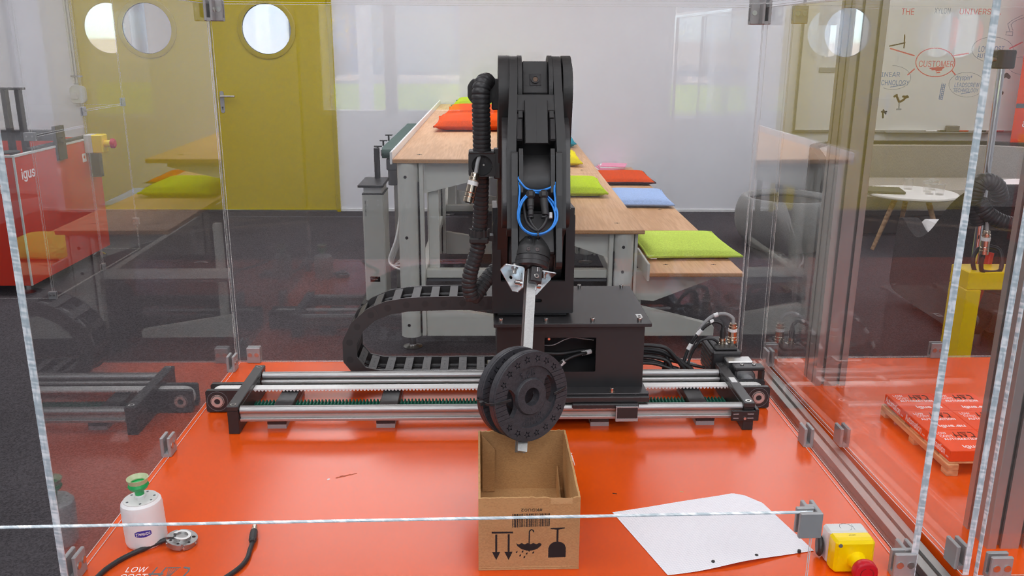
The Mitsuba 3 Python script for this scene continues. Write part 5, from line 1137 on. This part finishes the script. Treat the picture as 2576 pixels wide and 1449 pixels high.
# ---- emergency stop
k = thing('emergency_stop', 'yellow and grey emergency stop box with a big red button, on the right front corner of the left-hand table', 'emergency stop button')
frame(Mt(.593, 1.257, TZ) @ Mr(1.0))
def hullbox(x0, x1, z0, z1, y0, y1, b, tb=None):
    return trimesh.convex.convex_hull(np.array([(x, y, z) for y, e in ((y0, b), (y1, tb or 0)) for x, z in
        [(x0+e, z0), (x1-e, z0), (x0, z0+e), (x1, z0+e), (x0, z1-e), (x1, z1-e), (x0+e, z1), (x1-e, z1)]]))
obj('base', bx(-.034, .034, .031, .060, 0, .061, .004), GREYBOX, k)
cov = trimesh.convex.convex_hull(np.vstack([bx(-.033, .033, 0, .01, .0015, .0605, .0045).vertices, bx(-.034, .034, .01, .031, .0, .061, .004).vertices]))
obj('cover', cov, YELBTN, k)
obj('knockout', [ext(Point(0, .0455).buffer(.0105).difference(Point(0, .0455).buffer(.0099)).difference(sbox(-.02, .02, .004, .0415)), .0003, Mt(0, 0, .061)), bx(.012, .0125, .036, .052, .061, .0613)], GREYD, k)
obj('slot', bx(-.005, .006, .0195, .0205, .0608, .0612), INK, k)
for x, z in ((-.026, .0535), (.026, .006)): obj('screw', [cyl((x, .0005, z), (x, -.0004, z), .0034, 16), bx(x-.0024, x+.0024, -.0008, -.0003, z-.0005, z+.0005), bx(x-.0005, x+.0005, -.0008, -.0003, z-.0024, z+.0024)], GREYD, k)
obj('collar', lathe([(0, 0), (.0155, 0), (.0150, .004), (.0140, .006), (.0135, .022), (0, .022)], axis_frame((.003, .0, .027), (.003, -.03, .027))[0], 32), YELBTN, k, smooth=35)
AX, _ = axis_frame((.003, -.020, .027), (.003, -.05, .027))
obj('button', lathe([(0, 0), (.0125, 0), (.0170, .003), (.0200, .008), (.0200, .016), (.0185, .020), (.0160, .0215), (0, .0225)], AX, 40), REDBTN, k, smooth=35)
obj('button_mark', [ext(Point(0, 0).buffer(.0112).difference(Point(0, 0).buffer(.0100)).difference(sbox(-.003, .004, .003, .02)).difference(sbox(-.004, -.02, .003, -.004)), .0005, AX @ Mt(0, 0, .0219))], mat('button_groove', c(140, 8, 24), .5), k)
obj('cable_gland', cyl((-.0345, .052, .022), (-.043, .054, .022), .018, 24, .003), BLACKP, k, smooth=40)
frame()
# ---- vacuum gripper
k = thing('vacuum_gripper', 'white cylindrical vacuum gripper standing upright with a green suction cup on top, at the left edge of the table', 'vacuum gripper')
GX, GY, GR, GH = -.613, 1.368, .0345, .083
GM = Mt(GX, GY, TZ) @ Mr(-2.0, (0, 1, 0)) ; frame(GM)
obj('housing', lathe([(0, 0), (GR-.004, 0), (GR-.001, .003), (GR, .008), (GR, GH-.012), (GR-.0015, GH-.004), (GR-.005, GH-.0008), (GR-.006, GH), (0, GH)], None, 56), WHITEP, k, smooth=35)
obj('cap_plate', lathe([(0, GH), (GR-.0055, GH), (GR-.0060, GH+.0012), (0, GH+.0012)], None, 48), GREYBOX, k, smooth=35)
for a in (20, 80, 150, 220, 290, 340): x, y = .0225*math.cos(math.radians(a)), .0225*math.sin(math.radians(a)); obj('screw_hole', cyl((x, y, GH+.001), (x, y, GH+.0015), .0022, 14), GREYD, k)
obj('nut', cyl((0, 0, GH+.001), (0, 0, GH+.0065), .0095, 6), GREYBOX, k)
obj('nut', cyl((0, 0, GH+.0065), (0, 0, GH+.009), .0085, 24), WHITEP, k, smooth=35)
cup = obj('suction_cup', lathe([(0, GH+.009), (.0075, GH+.009), (.0078, GH+.015), (.0105, GH+.018), (.0150, GH+.021), (.0175, GH+.026), (.0155, GH+.031), (.0125, GH+.032), (.0125, GH+.029), (0, GH+.020)], None, 40), SUCK, k, smooth=40)
obj('lip', lathe([(.0125, GH+.031), (.0155, GH+.031), (.0182, GH+.040), (.0176, GH+.0403), (.0120, GH+.033), (.0125, GH+.031)], None, 40), SUCKL, k, smooth=40)
def wrap(m, ang0, z0, r=GR):
    for _ in range(3): m = m.subdivide()
    v = m.vertices; a = math.radians(ang0)+v[:, 0]/GR; R = r+v[:, 2]
    return trimesh.Trimesh(np.stack([R*np.cos(a), R*np.sin(a), z0+v[:, 1]], 1), m.faces, process=False)
A0 = math.degrees(math.atan2(-1.0, .30))
lens = Polygon([(.0155*math.cos(t)*1.0, .0062*math.sin(t)) for t in np.linspace(0, 2*math.pi, 40)]).intersection(sbox(-.0135, -.007, .0135, .007))
obj('badge', wrap(ext(lens, .0002), A0, .033, GR+.0002), BLUEPR, k)
tx = text('SCHMALZ', .0048, np.eye(4), .0003, bold=True, center=True, width=.0235); tx.apply_transform(Mr(180))
obj('badge_text', wrap(tx, A0, .033, GR+.0006), LABELW, k)
frame()
# ---- aluminium flange with its cable
k = thing('tool_flange', 'round machined aluminium flange with holes, lying beside the white vacuum gripper', 'flange')
FM = Mt(-.549, 1.357, TZ) @ Mr(9, (0, 1, 0)) @ Mr(20); FM[2, 3] += .004; frame(FM)
disc = Point(0, 0).buffer(.0262, quad_segs=20)
for a in (0, 55, 110, 200, 250, 305): disc = disc.difference(Point(.0195*math.cos(math.radians(a)), .0195*math.sin(math.radians(a))).buffer(.0024 if a % 110 else .0032))
disc = disc.difference(sbox(-.03, -.004, -.012, .004)).difference(sbox(-.0022, -.03, .0022, -.0225)).difference(affinity.rotate(sbox(-.0022, .0225, .0022, .03), 10, origin=(0, 0)))
obj('disc', ext(disc, .0095), BRUSH, k)
hub = Point(0, 0).buffer(.0150).difference(Point(0, 0).buffer(.0100)).difference(sbox(-.02, -.006, -.006, .006))
obj('hub', ext(hub, .0055, Mt(0, 0, .0095)), ALU, k)
obj('hub_floor', ext(Point(0, 0).buffer(.0100), .0030, Mt(0, 0, .0095)), BRUSH, k)
for a in (275, 330, 200): x, y = .0262*math.cos(math.radians(a)), .0262*math.sin(math.radians(a)); obj('set_screw', cyl((x*.98, y*.98, .0048), (x*1.06, y*1.06, .0048), .0018, 12), STEEL, k)
frame()
k = thing('signal_cable', 'dark cable running from the aluminium flange to the near edge of the table', 'cable')
obj('lead', tube(spline([(-.556, 1.357, TZ+.012), (-.575, 1.355, TZ+.010), (-.600, 1.340, TZ+.006), (-.623, 1.318, TZ+.0045), (-.638, 1.294, TZ+.0045), (-.649, 1.260, TZ+.0045), (-.652, 1.20, TZ+.0045), (-.640, 1.13, TZ+.0045)], 60), .0042, 12), CABLE, k, smooth=60)
k = thing('plug_lead', 'dark cable ending in a small metal-tipped round plug, on the orange table right of the flange', 'cable')
obj('lead', tube(spline([(-.424, 1.352, TZ+.006), (-.423, 1.33, TZ+.0048), (-.421, 1.305, TZ+.0042), (-.426, 1.28, TZ+.0042), (-.442, 1.25, TZ+.0042), (-.47, 1.21, TZ+.0042), (-.50, 1.13, TZ+.0042)], 50), .0041, 12), CABLE, k, smooth=60)
obj('grip', lathe([(0, 0), (.0050, 0), (.0055, .004), (.0068, .006), (.0072, .020), (.0066, .034), (0, .034)], axis_frame((-.424, 1.350, TZ+.0075), (-.430, 1.384, TZ+.0085))[0], 10), BLACKP, k, smooth=20)
obj('tip', lathe([(0, 0), (.0058, 0), (.0062, .003), (.0054, .005), (.0052, .014), (.0040, .015), (0, .014)], axis_frame((-.430, 1.384, TZ+.0085), (-.4325, 1.399, TZ+.009))[0], 24), NICKEL, k, smooth=35)
# shorter wording for the longest labels
for k_, t_ in (('front_guard', 'low clear front panel with a grey corner clamp along the near table edge'),
               ('robot_arm', 'black articulated robot arm with folded forearm on its base box'),
               ('weight_plate', 'front black iron weight plate with raised stars and the number 1.25'),
               ('vacuum_gripper', 'white cylindrical vacuum gripper with a green suction cup, left edge of the table'),
               ('emergency_stop_001', 'large yellow emergency stop box with red button, right front corner of the table'),
               ('emergency_stop', 'small yellow emergency stop box mounted on the red machine'),
               ('profile_post_001', 'broad slotted aluminium post near the front, at the right edge'),
               ('profile_post', 'slotted aluminium post at the far left corner of the right-hand table'),
               ('lounge_chair', 'dark upholstered armchair with a white seat beyond the right-hand table'),
               ('acrylic_enclosure', 'clear acrylic enclosure round the robot arm on the left-hand table'),
               ('pallet_enclosure', 'clear acrylic enclosure round the little pallet on the right-hand table')):
    if k_ in labels: labels[k_]['label'] = t_
for k_, d_ in labels.items():
    w_ = d_.get('label', '').split()
    if len(w_) > 16: d_['label'] = ' '.join(w_[:16]).rstrip(',')
